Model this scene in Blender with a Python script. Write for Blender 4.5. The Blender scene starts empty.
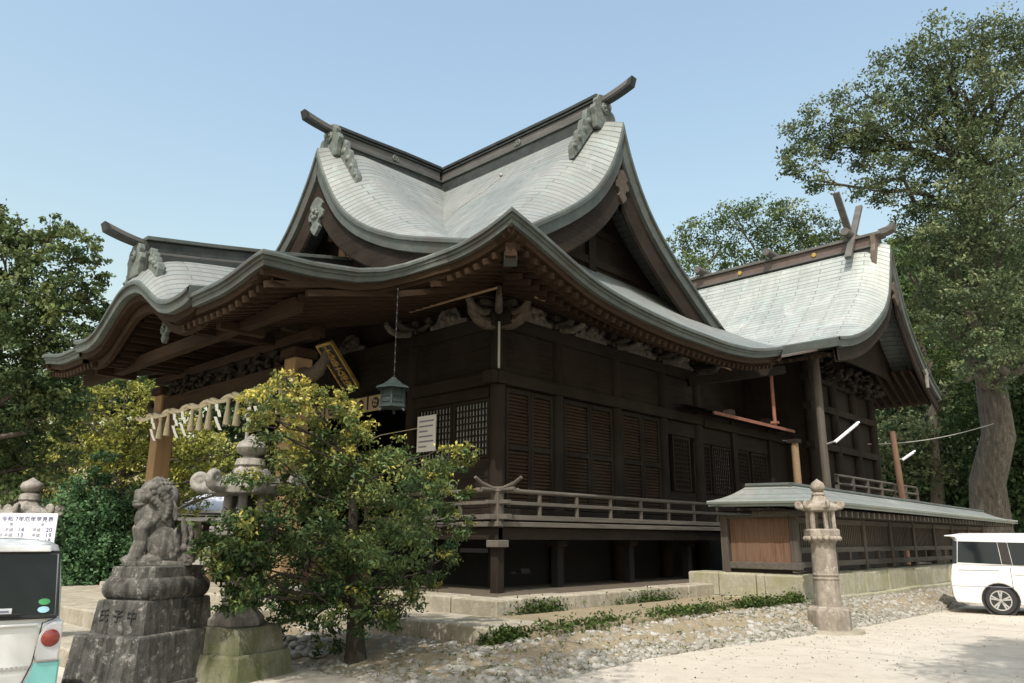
import bpy, bmesh, math, random
import numpy as np
from mathutils import Vector, Matrix

random.seed(7)
SC = bpy.context.scene
COL = SC.collection

# ------------------------------------------------------------------ camera
FPX, PITCH, AZ, ROLL, CAMZ = 768.0, math.radians(14.4), math.radians(43.3), math.radians(0.25), 1.67
fh = Vector((-math.sin(AZ), math.cos(AZ), 0)); rt = Vector((math.cos(AZ), math.sin(AZ), 0))
fw = fh * math.cos(PITCH) + Vector((0, 0, math.sin(PITCH)))
up = rt.cross(fw)
R_ = rt * math.cos(ROLL) + up * math.sin(ROLL)
U_ = up * math.cos(ROLL) - rt * math.sin(ROLL)
cam_d = bpy.data.cameras.new("camera")
cam_d.sensor_width = 36.0
cam_d.lens = FPX / 1024 * 36.0
cam_d.clip_start, cam_d.clip_end = 0.1, 3000
cam = bpy.data.objects.new("camera", cam_d)
M = Matrix((( R_.x, U_.x, -fw.x, 0), (R_.y, U_.y, -fw.y, 0), (R_.z, U_.z, -fw.z, CAMZ), (0, 0, 0, 1)))
cam.matrix_world = M
COL.objects.link(cam)
SC.camera = cam

# ------------------------------------------------------------------ sky, sun, exposure
SUN_EL = math.radians(54)
SUN_AZ = math.radians(150)          # clockwise from +Y
world = bpy.data.worlds.new("World"); SC.world = world
world.use_nodes = True
wn = world.node_tree; wn.nodes.clear()
sky = wn.nodes.new("ShaderNodeTexSky"); sky.sky_type = 'NISHITA'
sky.sun_disc = False
sky.sun_elevation = SUN_EL; sky.sun_rotation = SUN_AZ
sky.air_density = 2.2; sky.dust_density = 4.0; sky.ozone_density = 1.4; sky.altitude = 0
bg = wn.nodes.new("ShaderNodeBackground"); bg.inputs[1].default_value = 0.15
wo = wn.nodes.new("ShaderNodeOutputWorld")
wn.links.new(sky.outputs[0], bg.inputs[0]); wn.links.new(bg.outputs[0], wo.inputs[0])
sun_d = bpy.data.lights.new("sun", 'SUN'); sun_d.energy = 3.1; sun_d.angle = math.radians(0.53)
sun_d.color = (1.0, 0.95, 0.885)
sun = bpy.data.objects.new("sun", sun_d)
sdir = Vector((math.sin(SUN_AZ) * math.cos(SUN_EL), math.cos(SUN_AZ) * math.cos(SUN_EL), math.sin(SUN_EL)))
sun.rotation_euler = sdir.to_track_quat('Z', 'Y').to_euler()
sun.location = (20, -30, 40)
COL.objects.link(sun)
SC.view_settings.view_transform = 'Standard'
SC.view_settings.look = 'None'
SC.view_settings.exposure = 0.6
SC.view_settings.gamma = 1.0
SC.render.engine = 'CYCLES'
SC.cycles.max_bounces = 8
SC.cycles.diffuse_bounces = 4
SC.cycles.transparent_max_bounces = 12
SC.cycles.use_denoising = True

# ------------------------------------------------------------------ helpers
LOC = {}          # object -> world offset its parts' meshes subtract (0 for things built in local space)

def tag(o, label=None, cat=None, group=None, kind=None):
    if label: o["label"] = label
    if cat: o["category"] = cat
    if group: o["group"] = group
    if kind: o["kind"] = kind
    return o

def thing(name, label, cat, loc=(0, 0, 0), rot=0.0, group=None, local=False):
    o = bpy.data.objects.new(name, None)
    o.empty_display_size = 0.3
    o.location = loc; o.rotation_euler = (0, 0, rot)
    COL.objects.link(o)
    LOC[o] = Vector((0, 0, 0)) if local else Vector(loc)
    return tag(o, label, cat, group)

class MB:
    def __init__(s):
        s.v = []; s.f = []; s.uv = None
    def add(s, vs, fs):
        n = len(s.v)
        s.v += [tuple(v) for v in vs]
        s.f += [tuple(i + n for i in f) for f in fs]
        if s.uv is not None: s.uv += [(0, 0)] * len(vs)
        return s
    def box(s, x0, x1, y0, y1, z0, z1, b=0.0):
        if b:
            return s.bbox(x0, x1, y0, y1, z0, z1, b)
        return s.add([(x0,y0,z0),(x1,y0,z0),(x1,y1,z0),(x0,y1,z0),(x0,y0,z1),(x1,y0,z1),(x1,y1,z1),(x0,y1,z1)],
              [(0,3,2,1),(4,5,6,7),(0,1,5,4),(1,2,6,5),(2,3,7,6),(3,0,4,7)])
    def bbox(s, x0, x1, y0, y1, z0, z1, b):
        """box with bevelled vertical and top edges"""
        def ring(i, z):
            c = b * 0.6
            return [(x0+i+c,y0+i,z),(x1-i-c,y0+i,z),(x1-i,y0+i+c,z),(x1-i,y1-i-c,z),(x1-i-c,y1-i,z),(x0+i+c,y1-i,z),(x0+i,y1-i-c,z),(x0+i,y0+i+c,z)]
        return s.rings([ring(0, z0), ring(0, z1 - b), ring(b*0.35, z1 - b*0.3), ring(b, z1)], cap=True)
    def rings(s, rs, cap=True, closed=True):
        n = len(rs[0]); vs = [p for r in rs for p in r]; fs = []
        for k in range(len(rs) - 1):
            for i in range(n if closed else n - 1):
                j = (i + 1) % n
                fs.append((k*n+i, k*n+j, (k+1)*n+j, (k+1)*n+i))
        if cap:
            fs.append(tuple(range(n - 1, -1, -1))); fs.append(tuple((len(rs)-1)*n + i for i in range(n)))
        return s.add(vs, fs)
    def beam(s, p, q, w, h, upv=(0, 0, 1), w2=None, h2=None):
        p = Vector(p); q = Vector(q); d = (q - p).normalized(); u = Vector(upv)
        side = d.cross(u)
        if side.length < 1e-4: side = Vector((1, 0, 0))
        side.normalize(); u = side.cross(d)
        def ring(c, a, b2):
            return [c - side*a/2 - u*b2/2, c + side*a/2 - u*b2/2, c + side*a/2 + u*b2/2, c - side*a/2 + u*b2/2]
        return s.rings([ring(p, w, h), ring(q, w2 or w, h2 or h)])
    def tube(s, pts, r, n=8, cap=True):
        pts = [Vector(p) for p in pts]; rs = r if isinstance(r, (list, tuple)) else [r] * len(pts)
        rings = []; prev = None
        for i, p in enumerate(pts):
            d = (pts[min(i+1, len(pts)-1)] - pts[max(i-1, 0)]).normalized()
            if prev is None:
                a = d.cross(Vector((0, 0, 1)))
                if a.length < 1e-3: a = d.cross(Vector((1, 0, 0)))
            else:
                a = prev - d * prev.dot(d)
            a.normalize(); prev = a; b = d.cross(a)
            rings.append([p + (a*math.cos(t) + b*math.sin(t)) * rs[i] for t in [2*math.pi*k/n for k in range(n)]])
        return s.rings(rings, cap)
    def lathe(s, prof, c=(0, 0, 0), n=16, axis='z', rot=0.0):
        rings = []
        for r, h in prof:
            ring = []
            for k in range(n):
                t = 2*math.pi*k/n + rot
                a, b = r*math.cos(t), r*math.sin(t)
                p = (a, b, h) if axis == 'z' else ((h, a, b) if axis == 'x' else (b, h, a))
                ring.append((p[0]+c[0], p[1]+c[1], p[2]+c[2]))
            rings.append(ring)
        return s.rings(rings)
    def poly(s, pts2, thick, origin, ex, ey, en):
        """extrude a 2D outline: origin + x*ex + y*ey, thickness along en"""
        o = Vector(origin); ex = Vector(ex); ey = Vector(ey); en = Vector(en)
        a = [o + ex*x + ey*y for x, y in pts2]; b = [p + en*thick for p in a]
        n = len(a)
        return s.add(a + b, [tuple(range(n-1, -1, -1)), tuple(range(n, 2*n))] + [(i, (i+1) % n, n+(i+1) % n, n+i) for i in range(n)])
    def grid(s, rows, uvs=None):
        n = len(rows[0]); base = len(s.v)
        if uvs is not None and s.uv is None: s.uv = [(0, 0)] * base
        s.v += [tuple(p) for r in rows for p in r]
        if s.uv is not None:
            s.uv += [tuple(u) for r in uvs for u in r] if uvs is not None else [(0, 0)] * (len(rows) * n)
        for k in range(len(rows) - 1):
            for i in range(n - 1):
                s.f.append((base+k*n+i, base+k*n+i+1, base+(k+1)*n+i+1, base+(k+1)*n+i))
        return s
    def strip(s, P, N, prof):
        """sweep a (inward, down) profile along edge points P with inward horizontals N"""
        rows = []
        for p, nn in zip(P, N):
            rows.append([(p[0]+nn[0]*i, p[1]+nn[1]*i, p[2]-d) for i, d in prof])
        return s.grid(rows)
    def blob(s, c, r, rot=None, n=12, m=8):
        rings = []
        R = Matrix.Identity(3) if rot is None else Matrix.Rotation(rot[1], 3, rot[0])
        for k in range(1, m):
            ph = math.pi*k/m
            rings.append([Vector(c) + R @ Vector((r[0]*math.sin(ph)*math.cos(2*math.pi*i/n), r[1]*math.sin(ph)*math.sin(2*math.pi*i/n), -r[2]*math.cos(ph))) for i in range(n)])
        return s.rings(rings)

def part(name, mb, mat, parent=None, smooth=False, kind=None, bevel=0.0):
    off = LOC.get(parent, Vector((0, 0, 0))) if parent is not None else Vector((0, 0, 0))
    me = bpy.data.meshes.new(name)
    vs = [(v[0]-off.x, v[1]-off.y, v[2]-off.z) for v in mb.v]
    me.from_pydata(vs, [], mb.f)
    if mb.uv is not None:
        uvl = me.uv_layers.new(name="UVMap")
        idx = np.empty(len(me.loops), dtype=np.int32); me.loops.foreach_get("vertex_index", idx)
        uvl.data.foreach_set("uv", np.array(mb.uv, dtype=np.float32)[idx].ravel())
    me.materials.append(mat)
    if smooth:
        me.polygons.foreach_set("use_smooth", [True] * len(me.polygons))
        try: me.set_sharp_from_angle(angle=math.radians(45 if smooth is True else smooth))
        except Exception: pass
    me.update()
    o = bpy.data.objects.new(name, me); COL.objects.link(o)
    if parent is not None: o.parent = parent
    LOC[o] = off
    if kind: o["kind"] = kind
    if bevel:
        m = o.modifiers.new("bevel", 'BEVEL'); m.width = bevel; m.segments = 2; m.limit_method = 'ANGLE'; m.angle_limit = math.radians(40)
    return o

def remesh(o, voxel, smooth_it=4, sub=False):
    m = o.modifiers.new("remesh", 'REMESH'); m.mode = 'VOXEL'; m.voxel_size = voxel; m.use_smooth_shade = True
    if smooth_it:
        s = o.modifiers.new("smooth", 'SMOOTH'); s.iterations = smooth_it; s.factor = 0.5
    return o

def copy_tree(o, parent=None):
    c = o.copy(); COL.objects.link(c)
    if parent is not None: c.parent = parent
    for ch in list(o.children): copy_tree(ch, c)
    return c

# ------------------------------------------------------------------ materials
class NT:
    def __init__(s, name):
        s.m = bpy.data.materials.new(name); s.m.use_nodes = True
        s.t = s.m.node_tree; s.n = s.t.nodes; s.b = s.n["Principled BSDF"]
    def new(s, t, **k):
        n = s.n.new(t)
        for a, v in k.items(): setattr(n, a, v)
        return n
    def link(s, a, b): s.t.links.new(a, b)
    def coord(s, kind="Object", scale=(1, 1, 1), rot=(0, 0, 0)):
        tc = s.new("ShaderNodeTexCoord"); mp = s.new("ShaderNodeMapping")
        mp.inputs["Scale"].default_value = scale; mp.inputs["Rotation"].default_value = rot
        s.link(tc.outputs[kind], mp.inputs[0]); return mp.outputs[0]
    def noise(s, co, scale, detail=6, rough=0.6, dist=0.0):
        n = s.new("ShaderNodeTexNoise"); n.inputs["Scale"].default_value = scale; n.inputs["Detail"].default_value = detail
        n.inputs["Roughness"].default_value = rough; n.inputs["Distortion"].default_value = dist
        s.link(co, n.inputs["Vector"]); return n.outputs["Fac"]
    def ramp(s, fac, stops):
        r = s.new("ShaderNodeValToRGB"); e = r.color_ramp.elements
        while len(e) < len(stops): e.new(0.5)
        for el, (p, c) in zip(e, stops):
            el.position = p; el.color = (c[0], c[1], c[2], 1) if isinstance(c, (tuple, list)) else (c, c, c, 1)
        s.link(fac, r.inputs[0]); return r.outputs[0]
    def mix(s, fac, a, b, mode='MIX'):
        m = s.new("ShaderNodeMix", data_type='RGBA', blend_type=mode)
        for sock, v in ((m.inputs[0], fac), (m.inputs[6], a), (m.inputs[7], b)):
            if isinstance(v, (int, float)): sock.default_value = v
            elif isinstance(v, (tuple, list)): sock.default_value = (v[0], v[1], v[2], 1)
            else: s.link(v, sock)
        return m.outputs[2]
    def bump(s, h, strength=0.3, dist=0.02, prev=None):
        b = s.new("ShaderNodeBump"); b.inputs["Strength"].default_value = strength; b.inputs["Distance"].default_value = dist
        s.link(h, b.inputs["Height"])
        if prev is not None: s.link(prev, b.inputs["Normal"])
        s.link(b.outputs[0], s.b.inputs["Normal"]); return b.outputs[0]
    def set(s, col=None, rough=None, metal=None, spec=None):
        if col is not None:
            if isinstance(col, (tuple, list)): s.b.inputs["Base Color"].default_value = (*col[:3], 1)
            else: s.link(col, s.b.inputs["Base Color"])
        if rough is not None:
            if isinstance(rough, (int, float)): s.b.inputs["Roughness"].default_value = rough
            else: s.link(rough, s.b.inputs["Roughness"])
        if metal is not None: s.b.inputs["Metallic"].default_value = metal
        if spec is not None: s.b.inputs["Specular IOR Level"].default_value = spec
        return s.m

def noisy(name, c1, c2, scale=4, rough=0.8, bump=0.3, stretch=(1, 1, 1), c3=None, spots=None, metal=0, spec=0.3, bdist=0.01):
    t = NT(name); co = t.coord("Object", stretch)
    a = t.noise(co, scale, 8, 0.65, 0.3)
    col = t.ramp(a, [(0.3, c1), (0.7, c2)])
    if c3 is not None:
        b = t.noise(co, scale * 0.35, 4, 0.6)
        col = t.mix(t.ramp(b, [(0.5, 0.0), (0.62, 1.0)]), col, c3)
    if spots is not None:
        sc, colr, lo, hi = spots
        b = t.noise(co, sc, 5, 0.7, 0.5)
        col = t.mix(t.ramp(b, [(lo, 0.0), (hi, 1.0)]), col, colr)
    t.bump(t.noise(co, scale * 3, 6, 0.7), bump, bdist)
    return t.set(col, rough, metal, spec)

def wood(name, c1, c2, axis=0, rough=0.75, scale=2.2, c3=None):
    st = [9, 9, 9]; st[axis] = 0.6
    t = NT(name); co = t.coord("Object", tuple(st))
    a = t.noise(co, scale, 7, 0.65, 0.6)
    col = t.ramp(a, [(0.3, c1), (0.72, c2)])
    if c3 is not None:
        b = t.noise(t.coord("Object"), 0.9, 5, 0.65)
        col = t.mix(t.ramp(b, [(0.45, 0.0), (0.65, 0.8)]), col, c3)
    g = t.noise(t.coord("Object"), 0.45, 3, 0.5)
    col = t.mix(t.ramp(g, [(0.35, 0.0), (0.7, 0.45)]), col, tuple(x*1.3 for x in c2))
    t.bump(a, 0.45, 0.01)
    return t.set(col, rough, 0, 0.08)

MAT = {}
MAT['wood_x'] = wood("wood_dark_x", (0.0085, 0.0068, 0.0055), (0.027, 0.0205, 0.0155), 0, c3=(0.026, 0.021, 0.017))
MAT['wood_y'] = wood("wood_dark_y", (0.0085, 0.0068, 0.0055), (0.027, 0.0205, 0.0155), 1, c3=(0.026, 0.021, 0.017))
MAT['wood_z'] = wood("wood_dark_z", (0.0085, 0.0068, 0.0055), (0.027, 0.0205, 0.0155), 2, c3=(0.026, 0.021, 0.017))
MAT['eave_wood_y'] = wood("eave_wood_y", (0.014, 0.0088, 0.0056), (0.041, 0.0255, 0.0155), 1)
MAT['eave_wood_x'] = wood("eave_wood_x", (0.014, 0.0088, 0.0056), (0.041, 0.0255, 0.0155), 0)
MAT['slat_wood'] = wood("slat_wood", (0.012, 0.0075, 0.005), (0.046, 0.028, 0.018), 1, c3=(0.035, 0.026, 0.02))
MAT['side_rafter'] = wood("side_rafter_wood", (0.011, 0.007, 0.0046), (0.034, 0.021, 0.0135), 0)
MAT['pillar_wood'] = wood("pillar_wood", (0.17, 0.11, 0.058), (0.27, 0.18, 0.1), 2, 0.6)
MAT['brown_panel'] = wood("brown_panel", (0.055, 0.032, 0.021), (0.19, 0.115, 0.078), 2, 0.75, 2.5, c3=(0.10, 0.07, 0.052))
MAT['grey_wood'] = wood("grey_wood", (0.045, 0.04, 0.034), (0.12, 0.107, 0.092), 1, 0.8)
MAT['grey_wood_z'] = wood("grey_wood_z", (0.04, 0.034, 0.028), (0.11, 0.095, 0.08), 2, 0.8)
MAT['tan_wood'] = wood("tan_wood", (0.14, 0.095, 0.055), (0.24, 0.17, 0.105), 1, 0.6)
MAT['carving'] = noisy("carving_wood", (0.03, 0.023, 0.017), (0.09, 0.072, 0.055), 6, 0.8, 0.5)
MAT['carving_pale'] = noisy("bleached_carving", (0.05, 0.042, 0.034), (0.16, 0.14, 0.115), 8, 0.8, 0.5)
MAT['iron'] = noisy("dark_metal", (0.01, 0.01, 0.01), (0.025, 0.025, 0.024), 5, 0.5, 0.1, metal=0.3)

def copper(name, w=2.6, h=0.175, k=1.0):
    t = NT(name)
    uv = t.coord("UV")
    br = t.new("ShaderNodeTexBrick"); t.link(uv, br.inputs["Vector"])
    br.inputs["Color1"].default_value = (0.205*k, 0.23*k, 0.22*k, 1); br.inputs["Color2"].default_value = (0.165*k, 0.187*k, 0.18*k, 1)
    br.inputs["Mortar"].default_value = (0.05, 0.053, 0.047, 1)
    br.inputs["Scale"].default_value = 1.0; br.inputs["Mortar Size"].default_value = 0.015
    br.inputs["Mortar Smooth"].default_value = 0.15; br.inputs["Brick Width"].default_value = w; br.inputs["Row Height"].default_value = h
    br.offset = 0.5
    ob = t.coord("Object")
    n1 = t.noise(ob, 0.55, 7, 0.65, 0.5)
    col = t.mix(t.ramp(n1, [(0.35, 0.0), (0.7, 0.55)]), br.outputs["Color"], (0.24*k, 0.235*k, 0.22*k))
    n2 = t.noise(t.coord("UV", (2.2, 0.35, 1)), 1.6, 6, 0.7)
    col = t.mix(t.ramp(n2, [(0.44, 0.0), (0.72, 0.7)]), col, (0.13*k, 0.135*k, 0.122*k))
    n5 = t.noise(ob, 1.1, 6, 0.7, 0.8)
    col = t.mix(t.ramp(n5, [(0.55, 0.0), (0.7, 0.5)]), col, (0.30*k, 0.32*k, 0.30*k))
    n3 = t.noise(ob, 2.3, 4, 0.6)
    col = t.mix(t.ramp(n3, [(0.55, 0.0), (0.72, 0.35)]), col, (0.19*k, 0.265*k, 0.25*k))
    inv = t.new("ShaderNodeMath", operation='SUBTRACT'); inv.inputs[0].default_value = 1.0
    t.link(br.outputs["Fac"], inv.inputs[1])
    t.bump(inv.outputs[0], 0.5, 0.012)
    return t.set(col, t.ramp(n1, [(0.3, 0.5), (0.7, 0.68)]), 0.12, 0.4)
MAT['copper'] = copper("patina_copper_shingles")
MAT['copper_fine'] = copper("patina_copper_fine_shingles", 1.6, 0.2, 1.5)
MAT['copper_pale2'] = copper("fence_roof_copper", 9.0, 0.3)
MAT['copper_edge'] = noisy("patina_copper_edge", (0.05, 0.06, 0.054), (0.095, 0.107, 0.095), 2.5, 0.55, 0.15, c3=(0.065, 0.063, 0.055), metal=0.1)
MAT['copper_dark'] = noisy("dark_copper", (0.022, 0.026, 0.025), (0.055, 0.06, 0.056), 3, 0.6, 0.1, metal=0.3)
MAT['copper_board'] = noisy("grey_brown_copper", (0.07, 0.067, 0.062), (0.125, 0.12, 0.11), 1.5, 0.6, 0.1, (1, 1, 3), metal=0.15)
MAT['copper_orn'] = noisy("verdigris_ornament", (0.06, 0.075, 0.068), (0.17, 0.19, 0.17), 9, 0.6, 0.3, c3=(0.085, 0.09, 0.08))
MAT['copper_pale'] = noisy("pale_verdigris_sheet", (0.2, 0.235, 0.215), (0.27, 0.3, 0.275), 1.2, 0.5, 0.08, c3=(0.265, 0.27, 0.235), metal=0.2)

def stone(name, c1, c2, lich, moss=None, stain=0.5):
    t = NT(name); co = t.coord("Object")
    a = t.noise(co, 9, 8, 0.7, 0.2)
    col = t.ramp(a, [(0.3, c1), (0.7, c2)])
    st = t.noise(t.coord("Object", (7, 7, 0.9)), 1.3, 6, 0.7, 0.4)
    col = t.mix(t.ramp(st, [(0.42, 0.0), (0.62, stain)]), col, tuple(x * 0.4 for x in c1))
    l1 = t.noise(co, 8.5, 8, 0.8, 0.3)
    col = t.mix(t.ramp(l1, [(0.55, 0.0), (0.66, 0.75)]), col, lich)
    if moss is not None:
        m = t.noise(co, 2.2, 5, 0.65)
        col = t.mix(t.ramp(m, [(0.45, 0.0), (0.62, 0.85)]), col, moss)
    n = t.noise(co, 28, 8, 0.75)
    nb = t.bump(t.noise(co, 7, 6, 0.6), 0.35, 0.03)
    t.bump(n, 0.5, 0.012, nb)
    return t.set(col, 0.9, 0, 0.2)
MAT['stone_dark'] = stone("lichen_dark_granite", (0.06, 0.057, 0.05), (0.14, 0.133, 0.118), (0.42, 0.4, 0.355), stain=0.85)
MAT['stone_grey'] = stone("weathered_grey_stone", (0.17, 0.16, 0.145), (0.32, 0.3, 0.27), (0.42, 0.4, 0.36), stain=0.5)
MAT['stone_lion'] = stone("lion_stone", (0.085, 0.08, 0.071), (0.205, 0.193, 0.172), (0.33, 0.31, 0.275), stain=0.75)
MAT['stone_brown'] = stone("brown_lantern_stone", (0.2, 0.17, 0.135), (0.34, 0.3, 0.25), (0.46, 0.43, 0.38), stain=0.4)
MAT['stone_moss'] = stone("mossy_stone", (0.14, 0.14, 0.1), (0.25, 0.24, 0.18), (0.32, 0.3, 0.24), (0.10, 0.11, 0.045), stain=0.5)
MAT['stone_pale'] = stone("pale_kerb_stone", (0.27, 0.24, 0.19), (0.42, 0.385, 0.31), (0.48, 0.45, 0.38), (0.22, 0.2, 0.14), stain=0.3)
MAT['stone_wall'] = stone("base_wall_stone", (0.25, 0.235, 0.18), (0.40, 0.375, 0.29), (0.44, 0.42, 0.33), (0.24, 0.235, 0.14), stain=0.25)

def gravel(name, c1, c2, c3):
    t = NT(name); co = t.coord("Object")
    a = t.noise(co, 0.35, 6, 0.6); b = t.noise(co, 45, 4, 0.8)
    col = t.mix(t.ramp(a, [(0.35, 0.0), (0.68, 1.0)]), c1, c2)
    col = t.mix(t.ramp(b, [(0.38, 0.75), (0.52, 0.0)]), col, c3)
    w = t.noise(co, 3.0, 7, 0.7)
    col = t.mix(t.ramp(w, [(0.48, 0.0), (0.66, 0.75)]), col, tuple(x*0.82 for x in c2))
    w2 = t.noise(t.coord("Object", (0.25, 1.6, 1), (0, 0, 0.5)), 0.9, 5, 0.6, 0.4)
    col = t.mix(t.ramp(w2, [(0.55, 0.0), (0.68, 0.45)]), col, tuple(x*0.72 for x in c2))
    t.bump(b, 0.6, 0.01); 
    return t.set(col, 0.95, 0, 0.1)
MAT['ground'] = gravel("sandy_gravel", (0.50, 0.462, 0.395), (0.43, 0.39, 0.325), (0.33, 0.295, 0.24))
MAT['soil'] = gravel("dry_soil", (0.3, 0.245, 0.17), (0.215, 0.185, 0.12), (0.14, 0.115, 0.08))
MAT['shade_soil'] = gravel("shaded_earth", (0.12, 0.1, 0.075), (0.09, 0.075, 0.055), (0.06, 0.05, 0.04))  # under-veranda shade put into the earth colour
MAT['pebble'] = NT("cobble_stones")
def _peb():
    t = MAT['pebble']; oi = t.new("ShaderNodeAttribute"); oi.attribute_name = "tint"
    col = t.ramp(oi.outputs["Fac"], [(0.0, (0.17, 0.155, 0.125)), (0.55, (0.245, 0.235, 0.205)), (1.0, (0.36, 0.35, 0.325))])
    n = t.noise(t.coord("Object"), 14, 6, 0.7)
    col = t.mix(t.ramp(n, [(0.45, 0.0), (0.65, 0.5)]), col, (0.2, 0.185, 0.14))
    t.bump(n, 0.3, 0.01)
    return t.set(col, 0.9, 0, 0.2)
MAT['pebble'] = _peb()

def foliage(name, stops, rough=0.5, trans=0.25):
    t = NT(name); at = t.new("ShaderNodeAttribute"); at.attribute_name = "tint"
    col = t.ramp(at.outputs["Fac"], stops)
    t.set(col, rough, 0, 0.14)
    tr = t.new("ShaderNodeBsdfTranslucent"); t.link(col, tr.inputs[0])
    mx = t.new("ShaderNodeMixShader"); mx.inputs[0].default_value = trans
    out = t.n["Material Output"]
    t.link(t.b.outputs[0], mx.inputs[1]); t.link(tr.outputs[0], mx.inputs[2]); t.link(mx.outputs[0], out.inputs[0])
    return t.m
MAT['leaf_dark'] = foliage("dark_evergreen_leaves", [(0.0, (0.022, 0.042, 0.018)), (0.6, (0.05, 0.085, 0.03)), (1.0, (0.12, 0.15, 0.05))])
MAT['leaf_mid'] = foliage("camphor_leaves", [(0.0, (0.045, 0.072, 0.036)), (0.55, (0.12, 0.158, 0.075)), (1.0, (0.27, 0.29, 0.145))], 0.4)
MAT['leaf_left'] = foliage("evergreen_leaves", [(0.0, (0.045, 0.078, 0.034)), (0.55, (0.125, 0.17, 0.065)), (1.0, (0.26, 0.28, 0.11))], 0.45)
MAT['leaf_fresh'] = foliage("fresh_green_leaves", [(0.0, (0.042, 0.075, 0.028)), (0.6, (0.105, 0.15, 0.045)), (1.0, (0.2, 0.24, 0.085))])
MAT['leaf_yellow'] = foliage("golden_green_leaves", [(0.0, (0.10, 0.125, 0.028)), (0.5, (0.27, 0.275, 0.055)), (1.0, (0.44, 0.41, 0.1))])
MAT['leaf_bush'] = foliage("bright_hedge_leaves", [(0.0, (0.035, 0.075, 0.035)), (0.6, (0.075, 0.15, 0.065)), (1.0, (0.14, 0.24, 0.1))])
MAT['leaf_shrub'] = foliage("shrub_leaves", [(0.0, (0.03, 0.058, 0.023)), (0.42, (0.085, 0.13, 0.048)), (0.7, (0.2, 0.22, 0.065)), (1.0, (0.52, 0.45, 0.1))], 0.35, 0.2)
MAT['moss'] = foliage("moss_leaves", [(0.0, (0.03, 0.055, 0.015)), (1.0, (0.10, 0.14, 0.04))], 0.8)
MAT['dry_leaf'] = foliage("dry_leaves", [(0.0, (0.10, 0.06, 0.03)), (1.0, (0.3, 0.2, 0.1))], 0.8)
MAT['bark'] = noisy("grey_bark", (0.045, 0.04, 0.033), (0.155, 0.137, 0.112), 4, 0.95, 1.0, (2.5, 2.5, 0.35), bdist=0.12)
MAT['bark_dark'] = noisy("dark_bark", (0.045, 0.038, 0.028), (0.11, 0.095, 0.075), 6, 0.95, 0.9, (1.5, 1.5, 0.3), bdist=0.03)

MAT['bark_shade'] = noisy("shaded_shrub_bark", (0.02, 0.017, 0.013), (0.055, 0.046, 0.036), 9, 0.95, 0.8, (1.5, 1.5, 0.4), bdist=0.02)  # shade on the shrub's trunk put into a darker bark colour
def plain(name, c, rough=0.5, metal=0, spec=0.4, coat=0):
    t = NT(name); n = t.noise(t.coord("Object"), 6, 5, 0.6)
    col = t.mix(t.ramp(n, [(0.4, 0.0), (0.7, 0.12)]), c, tuple(x * 0.72 for x in c))
    t.set(col, rough, metal, spec)
    if coat: t.b.inputs["Coat Weight"].default_value = coat; t.b.inputs["Coat Roughness"].default_value = 0.05
    return t.m
MAT['rope'] = noisy("straw_rope", (0.45, 0.39, 0.27), (0.62, 0.56, 0.42), 14, 0.9, 0.6)
MAT['straw'] = noisy("straw_tassel", (0.36, 0.32, 0.22), (0.55, 0.5, 0.36), 9, 0.9, 0.6, (4, 4, 0.5))
MAT['paper'] = plain("white_paper", (0.78, 0.78, 0.76), 0.8)
MAT['gold'] = noisy("gilded_letters", (0.34, 0.22, 0.05), (0.55, 0.37, 0.1), 9, 0.4, 0.1, metal=0.4)
MAT['black'] = plain("black_lacquer", (0.02, 0.018, 0.016), 0.35)
MAT['cream'] = plain("cream_cloth", (0.42, 0.34, 0.2), 0.8)
MAT['shoji'] = plain("lattice_glass", (0.34, 0.36, 0.36), 0.35)
MAT['white_car'] = plain("white_car_paint", (0.68, 0.68, 0.66), 0.28, 0, 0.5, 0.6)
MAT['mint_car'] = plain("mint_car_paint", (0.22, 0.58, 0.55), 0.3, 0, 0.5, 0.6)
MAT['glass'] = plain("tinted_glass", (0.008, 0.011, 0.013), 0.05, 0, 0.4)
MAT['rubber'] = plain("tyre_rubber", (0.025, 0.025, 0.025), 0.85)
MAT['alloy'] = plain("alloy_silver", (0.55, 0.55, 0.56), 0.3, 0.7)
MAT['red_lens'] = plain("red_lens", (0.22, 0.028, 0.018), 0.15, 0, 0.6, 0.5)
MAT['clear_lens'] = plain("clear_lens", (0.55, 0.56, 0.58), 0.15, 0.2, 0.6, 0.5)
MAT['chrome'] = plain("chrome", (0.6, 0.6, 0.62), 0.15, 0.9)
MAT['sign_white'] = plain("sign_board_white", (0.74, 0.76, 0.80), 0.5)
MAT['ink_blue'] = plain("blue_ink", (0.05, 0.05, 0.2), 0.6)
MAT['ink_black'] = plain("black_ink", (0.02, 0.02, 0.02), 0.6)
MAT['ink_grey'] = plain("grey_ink", (0.22, 0.22, 0.3), 0.6)
MAT['sticker_green'] = plain("green_sticker", (0.08, 0.35, 0.12), 0.5)
MAT['sticker_blue'] = plain("blue_sticker", (0.35, 0.6, 0.72), 0.5)
MAT['rust_red'] = noisy("rust_red_paint", (0.17, 0.07, 0.045), (0.27, 0.115, 0.075), 6, 0.7, 0.2)
MAT['carved_dark'] = plain("carved_recess", (0.035, 0.033, 0.03), 0.95)
MAT['pvc'] = plain("grey_pipe", (0.3, 0.3, 0.28), 0.4)
MAT['dark_void'] = plain("shade_black", (0.008, 0.007, 0.006), 0.9)  # near-black: interior and underfloor shade put into the colour
MAT['blue_cap'] = plain("blue_enamel", (0.06, 0.22, 0.4), 0.4)
MAT['bronze'] = noisy("green_bronze", (0.018, 0.028, 0.027), (0.036, 0.05, 0.047), 9, 0.6, 0.2, metal=0.3)
MAT['roof_white'] = noisy("pale_metal_roof", (0.52, 0.53, 0.57), (0.62, 0.63, 0.66), 2, 0.45, 0.1)
MAT['tube_white'] = plain("lamp_tube", (0.75, 0.78, 0.8), 0.3)
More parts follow.
